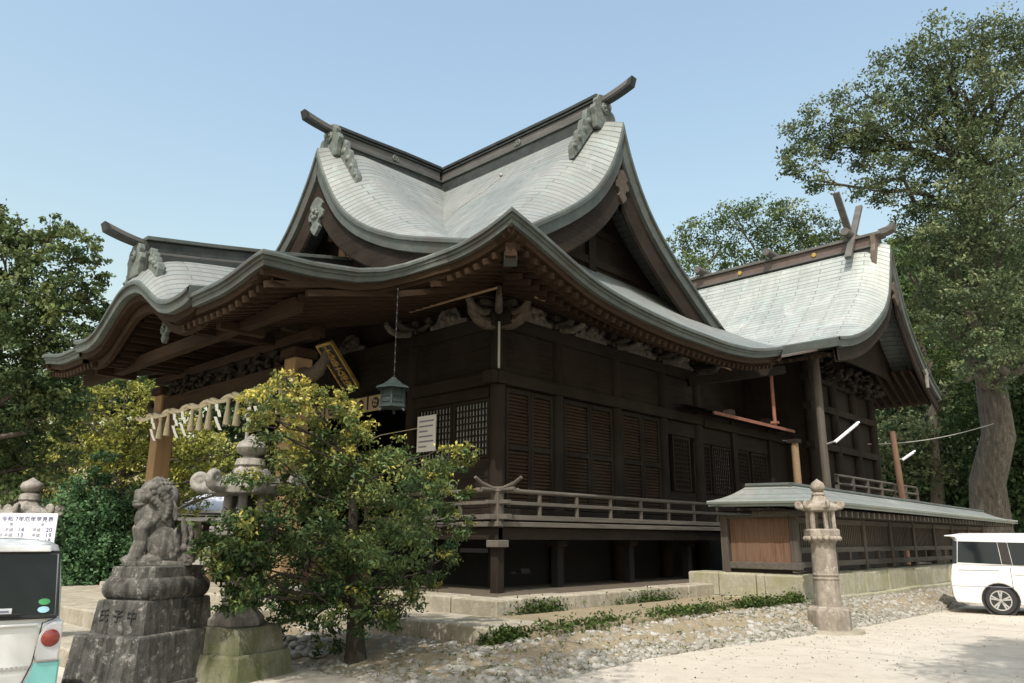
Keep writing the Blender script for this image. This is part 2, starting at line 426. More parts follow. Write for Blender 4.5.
MAT['brown_sheet'] = noisy("brown_copper_sheet", (0.085, 0.062, 0.052), (0.14, 0.105, 0.09), 3, 0.5, 0.1)

# ================================================================== THE WORSHIP HALL
def pchip(xs, ys):
    xs = np.array(xs, float); ys = np.array(ys, float); h = np.diff(xs); d = np.diff(ys) / h
    m = np.zeros(len(xs)); m[0], m[-1] = d[0], d[-1]
    for i in range(1, len(xs) - 1):
        if d[i-1] * d[i] > 0:
            w1, w2 = 2*h[i] + h[i-1], h[i] + 2*h[i-1]
            m[i] = (w1 + w2) / (w1 / d[i-1] + w2 / d[i])
    def f(x):
        x = min(max(x, xs[0]), xs[-1]); i = min(int(np.searchsorted(xs, x, 'right')) - 1, len(xs) - 2)
        t = (x - xs[i]) / h[i]
        return ((1+2*t)*(1-t)**2*ys[i] + t*(1-t)**2*h[i]*m[i] + t*t*(3-2*t)*ys[i+1] + t*t*(t-1)*h[i]*m[i+1])
    return f
def lerp(a, b, t): return a + (b - a) * t
def sm(t):
    t = min(max(t, 0.0), 1.0); return t*t*(3-2*t)

XC, XE, YF, YB, YC = -16.3, -8.45, 8.95, 19.6, 14.2
HW = XC * -1 + XE                      # 7.85 half width to the side eave
XV, XWALL, YWALL = -9.65, -11.1, 11.35  # gable verge, side wall, front wall
YP, XP = 5.68, -10.85                  # porch front eave, porch side eave
EV = XV - XC; EP = XP - XC
f_main = pchip([0, .3, .7, 1.2, 2, 3, 4, 4.5, 5.25, 5.7, 6.2, 6.6, 7.4, 8.0, 8.6],
               [11.6, 10.78, 10.05, 9.42, 8.75, 8.1, 7.5, 7.25, 6.9, 6.65, 6.43, 6.3, 6.1, 6.0, 5.95])
g_side = pchip([0, .3, .6, 1.0, 1.5, 2.3, 3.66, 4.7, 6.2], [11.6, 10.95, 10.45, 9.88, 9.35, 8.78, 8.14, 7.8, 7.35])
ze_side = pchip([8.95, 9.55, 10.24, 10.83, 11.45, 12.45, 13.55, 14.76, 16.12, 17.65, 19.6],
                [7.24, 7.07, 6.85, 6.66, 6.5, 6.36, 6.28, 6.24, 6.24, 6.33, 6.7])
S_side = pchip([0, .5, 1.0, 1.5, 2.0, 2.5], [6.24, 6.56, 6.93, 7.33, 7.76, 8.22])

roll = pchip([0, .15, .35, .7, 1.2, 2, 3, 3.9, 4.5, 20], [.36, .62, .9, 1.05, 1.05, .86, .5, .16, 0, 0])
def vmod(inset, d):                     # the shingles roll down towards the verge near the ridge
    r = min(max(inset / 1.35, 0), 1)
    return roll(d) * (1 - (1 - r) ** 2)
def h_front(X, Y):
    e = abs(X - XC); d = abs(Y - YC)
    z = f_main(d)
    if e <= EV: z += vmod(EV - e, d)
    k = max(0, (e - 6.0) / 1.85) ** 2.2
    if Y < YC: z += (7.24 - 6.9) * min(k, 1.2) * math.exp(-max(0, Y - YF) / 1.6)
    else: z += (6.7 - f_main(5.4)) * min(k, 1) * math.exp(-max(0, YB - Y) / 1.6)
    if Y < 8.0: z += 0.2 * sm((e - 3.6) / 1.9) ** 1.5 * sm((8.0 - Y) / 2.2)
    return z
def h_side(s, Y):
    return S_side(s) + (ze_side(Y) - 6.24) * math.exp(-s / 1.4)
def hip_y(X, front=True):
    s = HW - abs(X - XC)
    a, b = (YF, YC) if front else (YB, YC)
    if s < 1e-4: return a
    for _ in range(40):
        m = (a + b) / 2
        if h_front(X, m) < h_side(s, m): a = m
        else: b = m
    return (a + b) / 2
def hip_s(Y):
    a, b = 0.0, 2.45
    fz = lambda s: h_side(s, Y) - h_front(XC + HW - s, Y)
    if fz(2.45) < 0: return 2.45
    for _ in range(40):
        m = (a + b) / 2
        if fz(m) < 0: a = m
        else: b = m
    return (a + b) / 2

edge_y = pchip([0, 3.0, 3.02, 5.40, 5.45, 5.47, 5.50, 5.56, 5.66, 5.82, 6.1, 7.85], [YP, YP, YP, YP, YP, 6.8, 7.5, 8.0, 8.4, 8.72, 8.95, 8.95])
def front_edge(e):                      # where the front roof sheet starts
    if e < 2.0: return 8.4
    if e < 2.75: return lerp(8.4, YP + .25, sm((e - 2.0) / .75))
    if e < 3.0: return YP + .25 * (1 - sm((e - 2.75) / .25))
    return edge_y(e)

hall = thing("worship_hall", "large dark timber shrine hall with sweeping grey-green copper roof and crested porch", "shrine hall", (XC, YC, 0))

def col_rows(e, ys, sgn):
    X = XC + sgn * e
    pts = [(X, y, h_front(X, y)) for y in ys]
    v = [0.0]
    for a, b in zip(pts[:-1], pts[1:]): v.append(v[-1] + math.dist(a, b))
    # measure courses from the ridge
    k = min(range(len(ys)), key=lambda i: abs(ys[i] - YC))
    return pts, [(X, vv - v[k]) for vv in v]

def front_sheet():
    mb = MB()
    es = sorted(set([round(x, 3) for x in list(np.linspace(0, 2, 9)) + list(np.linspace(2, 3, 11)) + list(np.linspace(3, 5.2, 8)) + [5.3] +
         [5.4, 5.45, 5.46, 5.47, 5.485, 5.5, 5.53, 5.56, 5.6, 5.66, 5.74, 5.82, 5.95, 6.1, 6.25, 6.4, 6.5, 6.58, EV]]))
    for sgn in (1, -1):
        rows, uvs = [], []
        for e in es:
            y0 = front_edge(e)
            t = np.linspace(0, 1, 30)
            ys = [lerp(y0, YC - .62, x) for x in t]
            dd = [0.08, .18, .3, .45, .65, .9, 1.2, 1.6, 2.1, 2.7, 3.4, 4.1, 4.8, 5.4]
            ys = ys + [YC - .47, YC - .34, YC - .22, YC - .1, YC] + [YC + x for x in dd]
            # equal count for every column
            p, u = col_rows(e, ys, sgn)
            rows.append(p); uvs.append(u)
        m = min(len(r) for r in rows)
        assert all(len(r) == m for r in rows), [len(r) for r in rows]
        if sgn < 0: rows, uvs = rows[::-1], uvs[::-1]
        mb.grid(rows, uvs)
        # corner triangles between verge line and hip
        for front in (True, False):
            rows, uvs = [], []
            for e in np.linspace(EV, HW, 12):
                X = XC + sgn * e
                y1 = hip_y(X, front); y0 = YF if front else YB
                ys = [lerp(y1, y0, t) for t in np.linspace(0, 1, 10)]
                p = [(X, y, h_front(X, y)) for y in ys]
                v = [math.dist(a, (a[0], YC, 11)) for a in p]
                rows.append(p); uvs.append([(X, -vv if front else vv) for vv in v])
            mb.grid(rows, uvs)
    return mb
part("roof_front_slope", front_sheet(), MAT['copper'], hall, smooth=True)

def side_sheet(sgn):
    mb = MB()
    if True:
        rows, uvs = [], []
        for Y in list(np.linspace(YF, 11.6, 24)) + list(np.linspace(11.9, 17.4, 14)) + list(np.linspace(17.6, YB, 14)):
            s1 = hip_s(Y)
            ss = [s1 * t for t in np.linspace(0, 1, 11)]
            rows.append([(XC + sgn * (HW - s), Y, h_side(s, Y)) for s in ss])
            uvs.append([(Y, s * 1.22) for s in ss])
        mb.grid(rows, uvs)
    return mb
for sgn in (1, -1): part("roof_side_slope", side_sheet(sgn), MAT['copper'], hall, smooth=True)

YV = 9.8
def g_roof(e, Y):
    r = min(max((Y - YV) / 1.35, 0), 1)
    return g_side(e) + roll(e * .85) * (1 - (1 - r) ** 2)
def gable_sheet():
    mb = MB(); rows, uvs = [], []
    es = [0, .08, .18, .3, .42, .56, .72, .9, 1.1, 1.35, 1.65, 2.0, 2.4, 2.9, 3.4, 3.9, 4.4, 4.9, 5.4, 5.9, 6.2]
    es = [-e for e in es[:0:-1]] + es
    for Y in list(np.linspace(YV, YV + 1.4, 14)) + list(np.linspace(YV + 1.6, YC, 10)):
        p = [(XC + e, Y, g_roof(abs(e), Y)) for e in es]
        k = es.index(0); v = [0.0]
        for a, b in zip(p[:-1], p[1:]): v.append(v[-1] + math.dist(a, b))
        rows.append(p); uvs.append([(Y, vv - v[k]) for vv in v])
    return mb.grid(rows, uvs)
part("roof_gable_slope", gable_sheet(), MAT['copper'], hall, smooth=True)

# cusped porch gable
k_half = pchip([0, .3, .55, .9, 1.3, 1.7, 2.2, 2.65, 2.95], [6.82, 6.79, 6.71, 6.52, 6.28, 6.08, 5.99, 6.01, 6.08])
def k_roof(e, Y):
    t = Y - (YP - .06)
    r = .62 * (1 - math.exp(-t / .28)) + .13 * t
    b = max(0, (k_half(e) - 5.99) / .85)
    return k_half(e) + r * b + .02 + .02 * t * (1 - b)
def kara_sheet():
    mb = MB(); rows, uvs = [], []
    es = list(np.linspace(-2.95, 2.95, 45))
    for Y in [YP - .06, YP, YP + .06, YP + .14, YP + .24, YP + .36, YP + .5, YP + .7, YP + 1, YP + 1.5, YP + 2, YP + 3, YP + 4.2]:
        p = [(XC + e, Y, max(k_roof(abs(e), Y), h_front(XC + e, Y) - .05 if Y > YP + .45 else 0)) for e in es]
        v = [0.0]
        for a, b in zip(p[:-1], p[1:]): v.append(v[-1] + math.dist(a, b))
        rows.append(p); uvs.append([(Y * 1.0, vv - v[22]) for vv in v])
    return mb.grid(rows, uvs)
part("porch_gable_roof", kara_sheet(), MAT['copper'], hall, smooth=True)

# eaves: outline with inward directions
P, N = [], []
def addp(e, y, z, n): P.append((e, y, z)); N.append(n)
for Y in np.linspace(YB, YF + .05, 46): addp(HW, Y, ze_side(Y), (-1, 0))
addp(HW, YF, 7.24, (-1, 1))
for e in np.linspace(HW - .08, 6.15, 18): addp(e, YF, h_front(XC + e, YF), (0, 1))
for e in (5.95, 5.82, 5.66, 5.56, 5.50, 5.47): 
    y = edge_y(e); t = sm((6.15 - e) / .68); addp(e, y, h_front(XC + e, y), (-t, 1 - t * .9))
for Y in np.linspace(6.6, YP + .06, 8): addp(EP, Y, h_front(XC + EP, Y), (-1, 0))
addp(EP, YP, h_front(XC + EP, YP), (-1, 1))
for e in np.linspace(EP - .1, 2.9, 14): addp(e, YP, h_front(XC + e, YP), (0, 1))
def both(prof):
    mb = MB()
    for sgn in (1, -1):
        mb.strip([(XC + sgn * p[0], p[1], p[2]) for p in P], [(sgn * n[0], n[1]) for n in N], prof)
    # back eave
    pts = [(XC + e, YB, h_front(XC + e, YB)) for e in np.linspace(-HW, HW, 40)]
    mb.strip(pts, [(0, -1)] * 40, prof)
    return mb
part("eave_edge", both([(.0, -.01), (-.025, .03), (-.025, .08), (.02, .085), (.02, .14), (.05, .145), (.06, .235), (.2, .25)]), MAT['copper_edge'], hall)
part("eave_board", both([(.14, .245), (.15, .37), (.26, .375), (.27, .44), (.5, .45)]), MAT['eave_wood_y'], hall)
ks = [(XC + e, YP - .06, k_roof(abs(e), YP - .06)) for e in np.linspace(-2.95, 2.95, 50)]
mk = MB(); mk.strip(ks, [(0, 1)] * 50, [(.0, -.01), (-.03, .03), (-.03, .09), (.02, .095), (.03, .26), (.3, .27)])
for sg in (1, -1):
    mk.strip([(XC + sg*2.95, YP - .06, k_roof(2.95, YP - .06)), (XC + sg*2.95, YP + .6, k_roof(2.95, YP + .6))], [(-sg, 0)] * 2, [(0, -.01), (0, .26)])
part("porch_gable_edge", mk, MAT['copper_edge'], hall)
mk = MB(); mk.strip([(p[0], p[1], p[2]) for p in ks], [(0, 1)] * 50, [(.16, .26), (.17, .40), (.34, .41), (.35, .60), (.45, .62), (.45, .4)])
part("porch_bargeboard", mk, MAT['eave_wood_x'], hall)

# soffits (boards) and rafters
ZPL = 7.0
mb = MB()
for sgn in (1, -1):
    rows = []
    for p, n in zip(P[:66], N[:66]):
        if abs(n[0]) + abs(n[1]) == 0: continue
        a = (p[0] + .3 * n[0], p[1] + .3 * n[1], p[2] - .42)
        e_in = min(p[0], XWALL - XC); y_in = max(p[1], YWALL)
        rows.append([(XC + sgn * lerp(a[0], e_in, t), lerp(a[1], y_in, t), lerp(a[2], ZPL, t)) for t in (0, .25, .5, .75, 1)])
    mb.grid(rows)
    # porch soffit
    rows = []
    for e in np.linspace(EP - .2, 2.0, 16):
        z0 = h_front(XC + e, YP) - .42
        rows.append([(XC + sgn * e, lerp(YP + .3, YWALL, t), lerp(z0, ZPL, t)) for t in np.linspace(0, 1, 8)])
    mb.grid(rows)
rows = []
for e in np.linspace(-2.3, 2.3, 33):
    z0 = k_half(abs(e)) - .42
    rows.append([(XC + e, lerp(YP + .25, YWALL, t), lerp(z0, max(ZPL, z0 + .2), t)) for t in np.linspace(0, 1, 8)])
mb.grid(rows)
part("eaves_soffit", mb, MAT['eave_wood_y'], hall)

for sgn in (1, -1):
    mb = MB(); mb2 = MB()
    for Y in np.arange(9.3, 19.4, .235):
        ze = ze_side(Y) - .50
        inn = 2.6
        if Y < YWALL: inn = 2.6 * (Y - YF) / (YWALL - YF)
        if inn < .35: continue
        z1 = lerp(ze, ZPL - .06, inn / 2.65)
        mb.beam((XC + sgn*(HW - .17), Y, ze), (XC + sgn*(HW - inn), Y, z1), .085, .11)
        if inn > .9:
            mb.beam((XC + sgn*(HW - .75), Y, lerp(ze, ZPL, .75/2.65) - .17), (XC + sgn*(HW - inn), Y, z1 - .14), .085, .11)
    for e in np.arange(5.6, 7.6, .235):
        ze = h_front(XC + e, YF) - .50 if e > 6.1 else h_front(XC + e, front_edge(e)) - .5
        y0 = YF if e > 6.1 else front_edge(e)
        inn = (HW - e) * 2.4 / 2.65 if e > 5.2 else 2.4
        if inn < .35: continue
        mb2.beam((XC + sgn*e, y0 + .17, ze), (XC + sgn*e, YF + min(inn, 2.4), lerp(ze, ZPL - .06, min(1, inn / 2.4))), .085, .11, (0, 0, 1))
    for e in np.arange(2.35, EP - .15, .225):
        z0 = h_front(XC + e, YP) - .5
        mb2.beam((XC + sgn*e, YP + .17, z0), (XC + sgn*e, YWALL, ZPL - .06), .085, .11)
        mb2.beam((XC + sgn*e, YP + .95, lerp(z0, ZPL, .14) - .16), (XC + sgn*e, YWALL, ZPL - .2), .085, .11)
    part("side_rafter_row", mb, MAT['side_rafter'], hall)
    part("front_rafter_row", mb2, MAT['eave_wood_y'], hall)
mb = MB()
for e in np.arange(-2.2, 2.21, .22):
    z0 = k_half(abs(e)) - .5
    mb.beam((XC + e, YP + .5, z0), (XC + e, 8.4, z0 + .1), .08, .11)
part("porch_gable_rafters", mb, MAT['eave_wood_y'], hall)
# purlins that carry the rafters
mb = MB()
mb.box(XC - 5.0, XC + 5.0, 6.55, 6.75, 5.42, 5.66)
part("porch_purlin", mb, MAT['eave_wood_x'], hall)

# gable verges and bargeboards
def verge(points, inward, prof): return MB().strip(points, [inward] * len(points), prof)
cop = [(0, -.012), (-.03, .03), (-.03, .10), (.02, .105), (.04, .33), (.3, .35)]
brd = [(.14, .32), (.14, .86), (.20, .9), (.24, .86), (.24, .3)]
ds = [x for x in (4.3, 3.9, 3.5, 3.1, 2.7, 2.3, 1.95, 1.65, 1.4, 1.2, 1.0, .84, .7, .57, .45, .35, .26, .18, .1)]
dpts = [-x for x in ds] + [0] + ds[::-1]
# the strip hangs vertically, so near the steep apex push it along the slope's normal
def vprof(prof, slope): return prof
def verge_strip(axis, c, at, n_in, fz, prof, dlist):
    rows = []
    for d in dlist:
        z = fz(abs(d)); e = .02
        sl = (fz(abs(d) + e) - fz(max(0, abs(d) - e))) / (e if abs(d) < e else 2*e)
        L = math.hypot(1, sl)
        # perpendicular to the slope, pointing down and towards the middle
        nx, nz = (sl / L) * (1 if d > 0 else -1), -1 / L
        if abs(d) < 1e-6: nx, nz = 0, -2.6
        row = []
        for i, dn in prof:
            dd = d + nx * dn; zz = z + nz * dn
            if d > 0: dd = max(dd, 0)
            if d < 0: dd = min(dd, 0)
            row.append((at + n_in * i, c + dd, zz) if axis == 'x' else (c + dd, at + n_in * i, zz))
        rows.append(row)
    return MB().grid(rows)
for sg, nm in ((1, 'r'), (-1, 'l')):
    at = XC + sg * EV
    part("gable_verge", verge_strip('x', YC, at, -sg, f_main, cop, dpts), MAT['copper_edge'], hall)
    part("bargeboard", verge_strip('x', YC, at, -sg, f_main, brd, dpts), MAT['wood_y'], hall)
ds2 = [6.0, 5.4, 4.8, 4.2, 3.6, 3.0, 2.5, 2.1, 1.8, 1.5, 1.25, 1.05, .88, .72, .58, .45, .35, .26, .18, .1]
part("gable_verge", verge_strip('y', XC, YV, 1, g_side, cop, [-x for x in ds2] + [0] + ds2[::-1]), MAT['copper_edge'], hall)
part("bargeboard", verge_strip('y', XC, YV, 1, g_side, brd, [-x for x in ds2] + [0] + ds2[::-1]), MAT['wood_x'], hall)
# gable walls set back under the overhang
for sg in (1, -1):
    x = XC + sg * (EV - 1.15); mb = MB()
    pts = [(d, f_main(abs(d)) + .1) for d in np.linspace(-4.2, 4.2, 41)]
    mb.poly([(-4.2, 7.3)] + pts + [(4.2, 7.3)], .08 * -sg, (x, YC, 0), (0, 1, 0), (0, 0, 1), (1, 0, 0))
    w = part("gable_wall", mb, MAT['wood_z'], hall)
    mb = MB()
    for hw_, z_ in ((2.2, 8.15), (1.05, 9.0), (.5, 9.7)): mb.box(x - .0 if sg > 0 else x - .1, x + .1 if sg > 0 else x, YC - hw_, YC + hw_, z_, z_ + .2)
    mb.box(x - .12, x + .12, YC - .14, YC + .14, 8.0, 10.6)
    part("gable_beam", mb, MAT['wood_y'], hall)
mb = MB()
pts = [(d, g_side(abs(d)) + .1) for d in np.linspace(-5.6, 5.6, 51)]
mb.poly([(-5.6, 6.9)] + pts + [(5.6, 6.9)], .08, (XC, YV + 1.1, 0), (1, 0, 0), (0, 0, 1), (0, 1, 0))
part("gable_wall", mb, MAT['wood_z'], hall)
mb = MB()
for hw_, z_ in ((2.9, 7.95), (1.55, 8.7), (.8, 9.5)): mb.box(XC - hw_, XC + hw_, YV + 1.0, YV + 1.1, z_, z_ + .22)
mb.box(XC - .14, XC + .14, YV + .95, YV + 1.1, 7.6, 10.6)
part("gable_beam", mb, MAT['tan_wood'], hall)

# carved pendants under the gable tips
def pendant(name, origin, ex, en, s, mat):
    out = [(-.05, .5), (-.18, .42), (-.30, .28), (-.24, .14), (-.36, .02), (-.32, -.14), (-.18, -.16), (-.14, -.28), (-.22, -.38), (-.14, -.5), (0, -.62)]
    pl = out + [(-x, y) for x, y in out[-2::-1]]
    mb = MB().poly([(x*s, y*s) for x, y in pl], .1, origin, ex, (0, 0, 1), en)
    o = Vector(origin)
    for k in range(6):
        t = 2*math.pi*k/6
        c = o + Vector(ex) * math.cos(t) * .11 * s + Vector((0, 0, 1)) * math.sin(t) * .11 * s + Vector(en) * -.02
        mb.blob(c, (.07*s,) * 3, n=8, m=6)
    return part(name, mb, mat, hall, bevel=.015)
pendant("gable_pendant", (XC, YV + .08, 9.75), (1, 0, 0), (0, 1, 0), .95, MAT['copper_orn'])
pendant("gable_pendant", (XV - .18, YC, 9.95), (0, 1, 0), (1, 0, 0), .8, MAT['carving'])
pendant("gable_pendant", (XC - EV + .08, YC, 9.95), (0, 1, 0), (1, 0, 0), .8, MAT['carving'])
pendant("porch_pendant", (XC, YP + .75, 5.98), (1, 0, 0), (0, 1, 0), .5, MAT['copper_orn'])

# ridges: stacked courses swept along a line, with an upswept horn at the end
def ridge(path, courses, name, mat_of):
    """courses: (half width, z0, z1, material, end trim)"""
    res = []
    for hw, z0, z1, mat, trim, nm in courses:
        pts = [Vector(p) for p in path]
        if trim: pts[-1] = pts[-1] + (pts[-2] - pts[-1]).normalized() * trim
        rings = []
        for i, p in enumerate(pts):
            d = (pts[min(i+1, len(pts)-1)] - pts[max(i-1, 0)]); d.z = 0; d.normalize(); s = d.cross(Vector((0, 0, 1)))
            rings.append([p - s*hw + Vector((0, 0, z0)), p + s*hw + Vector((0, 0, z0)), p + s*hw + Vector((0, 0, z1)), p - s*hw + Vector((0, 0, z1))])
        res.append(part(nm, MB().rings(rings), mat, hall, bevel=.012))
    return res
def horn(tipdir, base, length, rise, name, parent, w=.11, h=.165):
    b = Vector(base); d = Vector(tipdir); rings = []
    s = d.cross(Vector((0, 0, 1)))
    for k in range(9):
        t = k / 8
        c = b + d * (length * t) + Vector((0, 0, rise * t ** 1.8))
        hh = h * (1 + .35 * t)
        sl = d * (.22 * t * hh)
        rings.append([c - s*w, c + s*w, c + s*w + Vector((0, 0, hh)) + sl * 1.5, c - s*w + Vector((0, 0, hh)) + sl * 1.5])
    o = part(name, MB().rings(rings), MAT['copper_dark'], parent, bevel=.012)
    rings = []
    for k in range(9):
        t = .06 + .84 * k / 8
        c = b + d * (length * t) + Vector((0, 0, rise * t ** 1.8 + .045 + .02*t)); hh = h * (1 + .35 * t) * .62
        rings.append([c - s*(w+.012), c + s*(w+.012), c + s*(w+.012) + Vector((0, 0, hh)) + d*.08*t, c - s*(w+.012) + Vector((0, 0, hh)) + d*.08*t])
    part("horn_panel", MB().rings(rings), MAT['copper_board'], o)
    return o
def courses(zb):
    return [(.30, zb - .45, zb + .04, MAT['copper_dark'], .1, "ridge_base"),
            (.34, zb + .04, zb + .09, MAT['copper_edge'], .1, "ridge_course"),
            (.26, zb + .09, zb + .15, MAT['copper_dark'], .1, "ridge_course"),
            (.20, zb + .15, zb + .42, MAT['copper_board'], .1, "ridge_board"),
            (.25, zb + .42, zb + .48, MAT['copper_dark'], 0, "ridge_course"),
            (.28, zb + .50, zb + .59, MAT['copper_dark'], 0, "ridge_cap")]
def cap_line(path): return path
ZR = 11.92
main_path = [(XC - 6.3, YC, .05), (XC - 5, YC, 0), (XC, YC, 0), (XC + 5, YC, 0), (XC + 6.05, YC, .03)]
rc = ridge(main_path, courses(ZR), "ridge", None)
horn((1, 0, 0), (XC + 5.95, YC, ZR + .40), 1.0, .16, "ridge_horn", hall)
horn((-1, 0, 0), (XC - 6.2, YC, ZR + .40), 1.0, .16, "ridge_horn", hall)
fr = ridge([(XC, YC - .3, .0), (XC, 12.5, -.04), (XC, 11.2, -.12), (XC, 10.25, -.16)], courses(ZR), "ridge", None)
horn((0, -1, 0), (XC, 10.35, ZR + .25), 1.0, .1, "ridge_horn", hall)
kr = ridge([(XC, 11.2, 1.0), (XC, 9, .55), (XC, 7, .2), (XC, 5.75, .0)],
           [(.40, 7.0, 7.42, MAT['copper_dark'], 0, "porch_ridge_base"), (.3, 7.42, 7.49, MAT['copper_board'], 0, "porch_ridge_course"),
            (.24, 7.49, 7.74, MAT['copper_dark'], 0, "porch_ridge_board"), (.30, 7.75, 7.84, MAT['copper_edge'], 0, "porch_ridge_cap")], "pr", None)
horn((0, -1, 0), (XC, 5.85, 7.66), .85, .14, "porch_ridge_horn", hall, w=.13, h=.13)
# round crests on the ridge boards
def crest(c, ax, sgn, par, r=.115):
    mb = MB()
    mb.lathe([(r, 0), (r, .03*sgn), (r*.86, .05*sgn), (r*.8, .03*sgn), (0.001, .03*sgn)], c, 20, ax)
    for k in range(3):
        t = 2*math.pi*k/3 + .5; q = list(c)
        i, j = (1, 2) if ax == 'x' else (0, 2)
        q[i] += math.cos(t)*r*.4; q[j] += math.sin(t)*r*.4; q[0 if ax == 'x' else 1] += .03*sgn
        mb.blob(q, (r*.27,)*3, n=8, m=6)
    return part("crest", mb, MAT['copper_orn'], par)
for x in (-13.0, -19.5): crest((x, YC - .205, ZR + .285), 'y', -1, rc[3])
crest((XC + .205, 12.2, ZR + .225), 'x', 1, fr[3]); 
# demon-mask style end ornaments with scrolls that run down both slopes
def end_ornament(c, out, lat, nm, s=1.0, fz=None):
    """c: point at the ridge end; out: outward horizontal; lat: sideways horizontal"""
    c = Vector(c); out = Vector(out); lat = Vector(lat); Z = Vector((0, 0, 1))
    shp = [(-.30, -.35), (-.34, -.05), (-.40, .08), (-.34, .2), (-.24, .22), (-.27, .34), (-.2, .46), (-.1, .5), (0, .52)]
    shp = shp + [(-x, y) for x, y in shp[-2::-1]]
    o = part(nm, MB().poly([(x*s, y*s) for x, y in shp], .16, c, lat, Z, out), MAT['copper_orn'], hall, bevel=.02)
    for sg in (1, -1):
        # a flat fin that steps down the slope in four scrolls
        top, bot = [], []
        for k in range(33):
            t = k / 32; d = (.22 + .72 * t) * s
            z = (fz(d) - fz(0)) if fz else -d
            h = (.40 - .24 * t) * (.72 + .38 * abs(math.sin(t * 4 * math.pi)) ** .7) * s
            top.append((sg * (d + h*.35), z + h)); bot.append((sg * d, z - .10 * s))
        pl = top + bot[::-1]
        if sg > 0: pl = pl[::-1]
        fin = part("scroll_fin", MB().poly(pl, .15, c - out * .16, lat, Z, out), MAT['copper_orn'], o, bevel=.02)
        mb = MB()
        for k in (4, 12, 20, 28):
            t = k / 32; d = (.22 + .72 * t) * s; z = (fz(d) - fz(0)) if fz else -d
            r_ = (.12 - .05 * t) * s
            q = c + lat * (sg * (d + r_*.6)) + Z * (z + .16 * s * (1 - .4*t)) - out * .085
            mb.blob(q, (r_ if abs(lat.x) > .5 else .13, r_ if abs(lat.y) > .5 else .13, r_), None, 10, 8)
        part("scroll_boss", mb, MAT['copper_orn'], o, smooth=True)
    ax = 'x' if abs(out.x) > .5 else 'y'
    crest(tuple(c + out * .17 + Z * .18 * s), ax, (1 if (out.x + out.y) > 0 else -1), o, .14 * s)
    return o
end_ornament((XC + 5.95, YC, ZR + .06), (1, 0, 0), (0, 1, 0), "ridge_ornament", 1.15, lambda d: f_main(d) + roll(d) * .95)
end_ornament((XC - 6.15, YC, ZR + .06), (-1, 0, 0), (0, 1, 0), "ridge_ornament", 1.15, lambda d: f_main(d) + roll(d) * .95)
end_ornament((XC, 10.3, ZR - .08), (0, -1, 0), (1, 0, 0), "ridge_ornament", 1.15, lambda d: g_side(d) + roll(d*.85) * .6)
end_ornament((XC, 5.8, 7.26), (0, -1, 0), (1, 0, 0), "porch_ridge_ornament", .9, lambda d: 7.4 - .35*d*d - .15*d)
# small hook with a cord on the front slope
mb = MB()
mb.blob((-13.1, 13.45, h_front(-13.1, 13.45) + .05), (.06, .06, .05))
mb.tube([(x, y, h_front(x, y) + .015) for x, y in ((-13.1, 13.45), (-13.4, 13.1), (-13.75, 12.75), (-14.0, 12.5))], .01, 6)
part("roof_cord", mb, MAT['pvc'], hall)

# ================================================================== GROUND, PAVEMENTS
gm = MB(); gm.grid([[(-1500, -600, 0), (1500, -600, 0)], [(-1500, 2500, 0), (1500, 2500, 0)]])
part("ground", gm, MAT['ground'], kind="structure")
inner = [(-13, 7.80, .27), (-9.5, 7.79, .27), (-7.75, 7.78, .28), (-7.5, 8.3, .36), (-7.4, 11, .40), (-7.2, 13.6, .44), (-6.95, 15.0, .46), (-6.74, 16.2, .5), (-6.72, 20, .48), (-6.7, 25, .45), (-6.68, 33.5, .4)]
outer = [(-13, 6.3, -.02), (-9.0, 6.0, -.02), (-7.2, 6.1, -.02), (-6.5, 7.4, -.02), (-6.72, 10, -.02), (-6.4, 13, -.02), (-6.15, 15, -.02), (-6.02, 17, -.02), (-5.95, 20, -.02), (-5.9, 25, -.02), (-5.85, 33.5, -.02)]
def path_at(pts, t):
    t *= len(pts) - 1; i = min(int(t), len(pts) - 2); f = t - i
    return Vector(pts[i]).lerp(Vector(pts[i+1]), f)
rng = np.random.default_rng(3)
rows = []
for t in np.linspace(0, 1, 140):
    a, b = path_at(inner, t), path_at(outer, t)
    rows.append([tuple(a.lerp(b, s) + Vector((0, 0, .035 * math.sin(s*math.pi) + random.uniform(-.012, .012)))) for s in np.linspace(0, 1, 14)])
part("slope", MB().grid(rows), MAT['soil'], smooth=True, kind="structure")

def slab_run(name, x0, x1, y0, y1, z0, z1, along, n, mat, gap=.012, jit=.012):
    """kerb or paving made of slabs with open joints"""
    mb = MB()
    cuts = np.linspace(0, 1, n + 1); cuts[1:-1] += rng.uniform(-.25, .25, n - 1) / n
    for a, b in zip(cuts[:-1], cuts[1:]):
        dz = rng.uniform(-jit, 0); dy = rng.uniform(-jit, jit)
        if along == 'x': mb.bbox(lerp(x0, x1, a) + gap/2, lerp(x0, x1, b) - gap/2, y0 + dy, y1, z0, z1 + dz, .025)
        else: mb.bbox(x0, x1 + dy, lerp(y0, y1, a) + gap/2, lerp(y0, y1, b) - gap/2, z0, z1 + dz, .025)
    return part(name, mb, mat, kind="structure")
slab_run("lower_pavement", -12.3, -7.72, 7.82, 8.98, -.1, .5, 'x', 6, MAT['stone_pale'])
part("terrace", MB().grid([[(-7.42, 8.25, .15), (-7.45, 8.25, .40), (-7.62, 8.25, .47), (-7.95, 8.9, .49), (-8.8, 8.9, .5)], [(-7.32, 11, .15), (-7.35, 11, .44), (-7.5, 11, .49), (-8, 11, .5), (-8.8, 11, .5)], [(-7.07, 15.4, .15), (-7.1, 15.4, .48), (-7.3, 15.4, .5), (-8, 15.4, .5), (-8.8, 15.4, .5)], [(-6.77, 17.5, .15), (-6.8, 17.5, .48), (-7.2, 17.5, .5), (-8, 17.5, .5), (-8.8, 17.5, .5)]]), MAT['soil'], kind="structure")
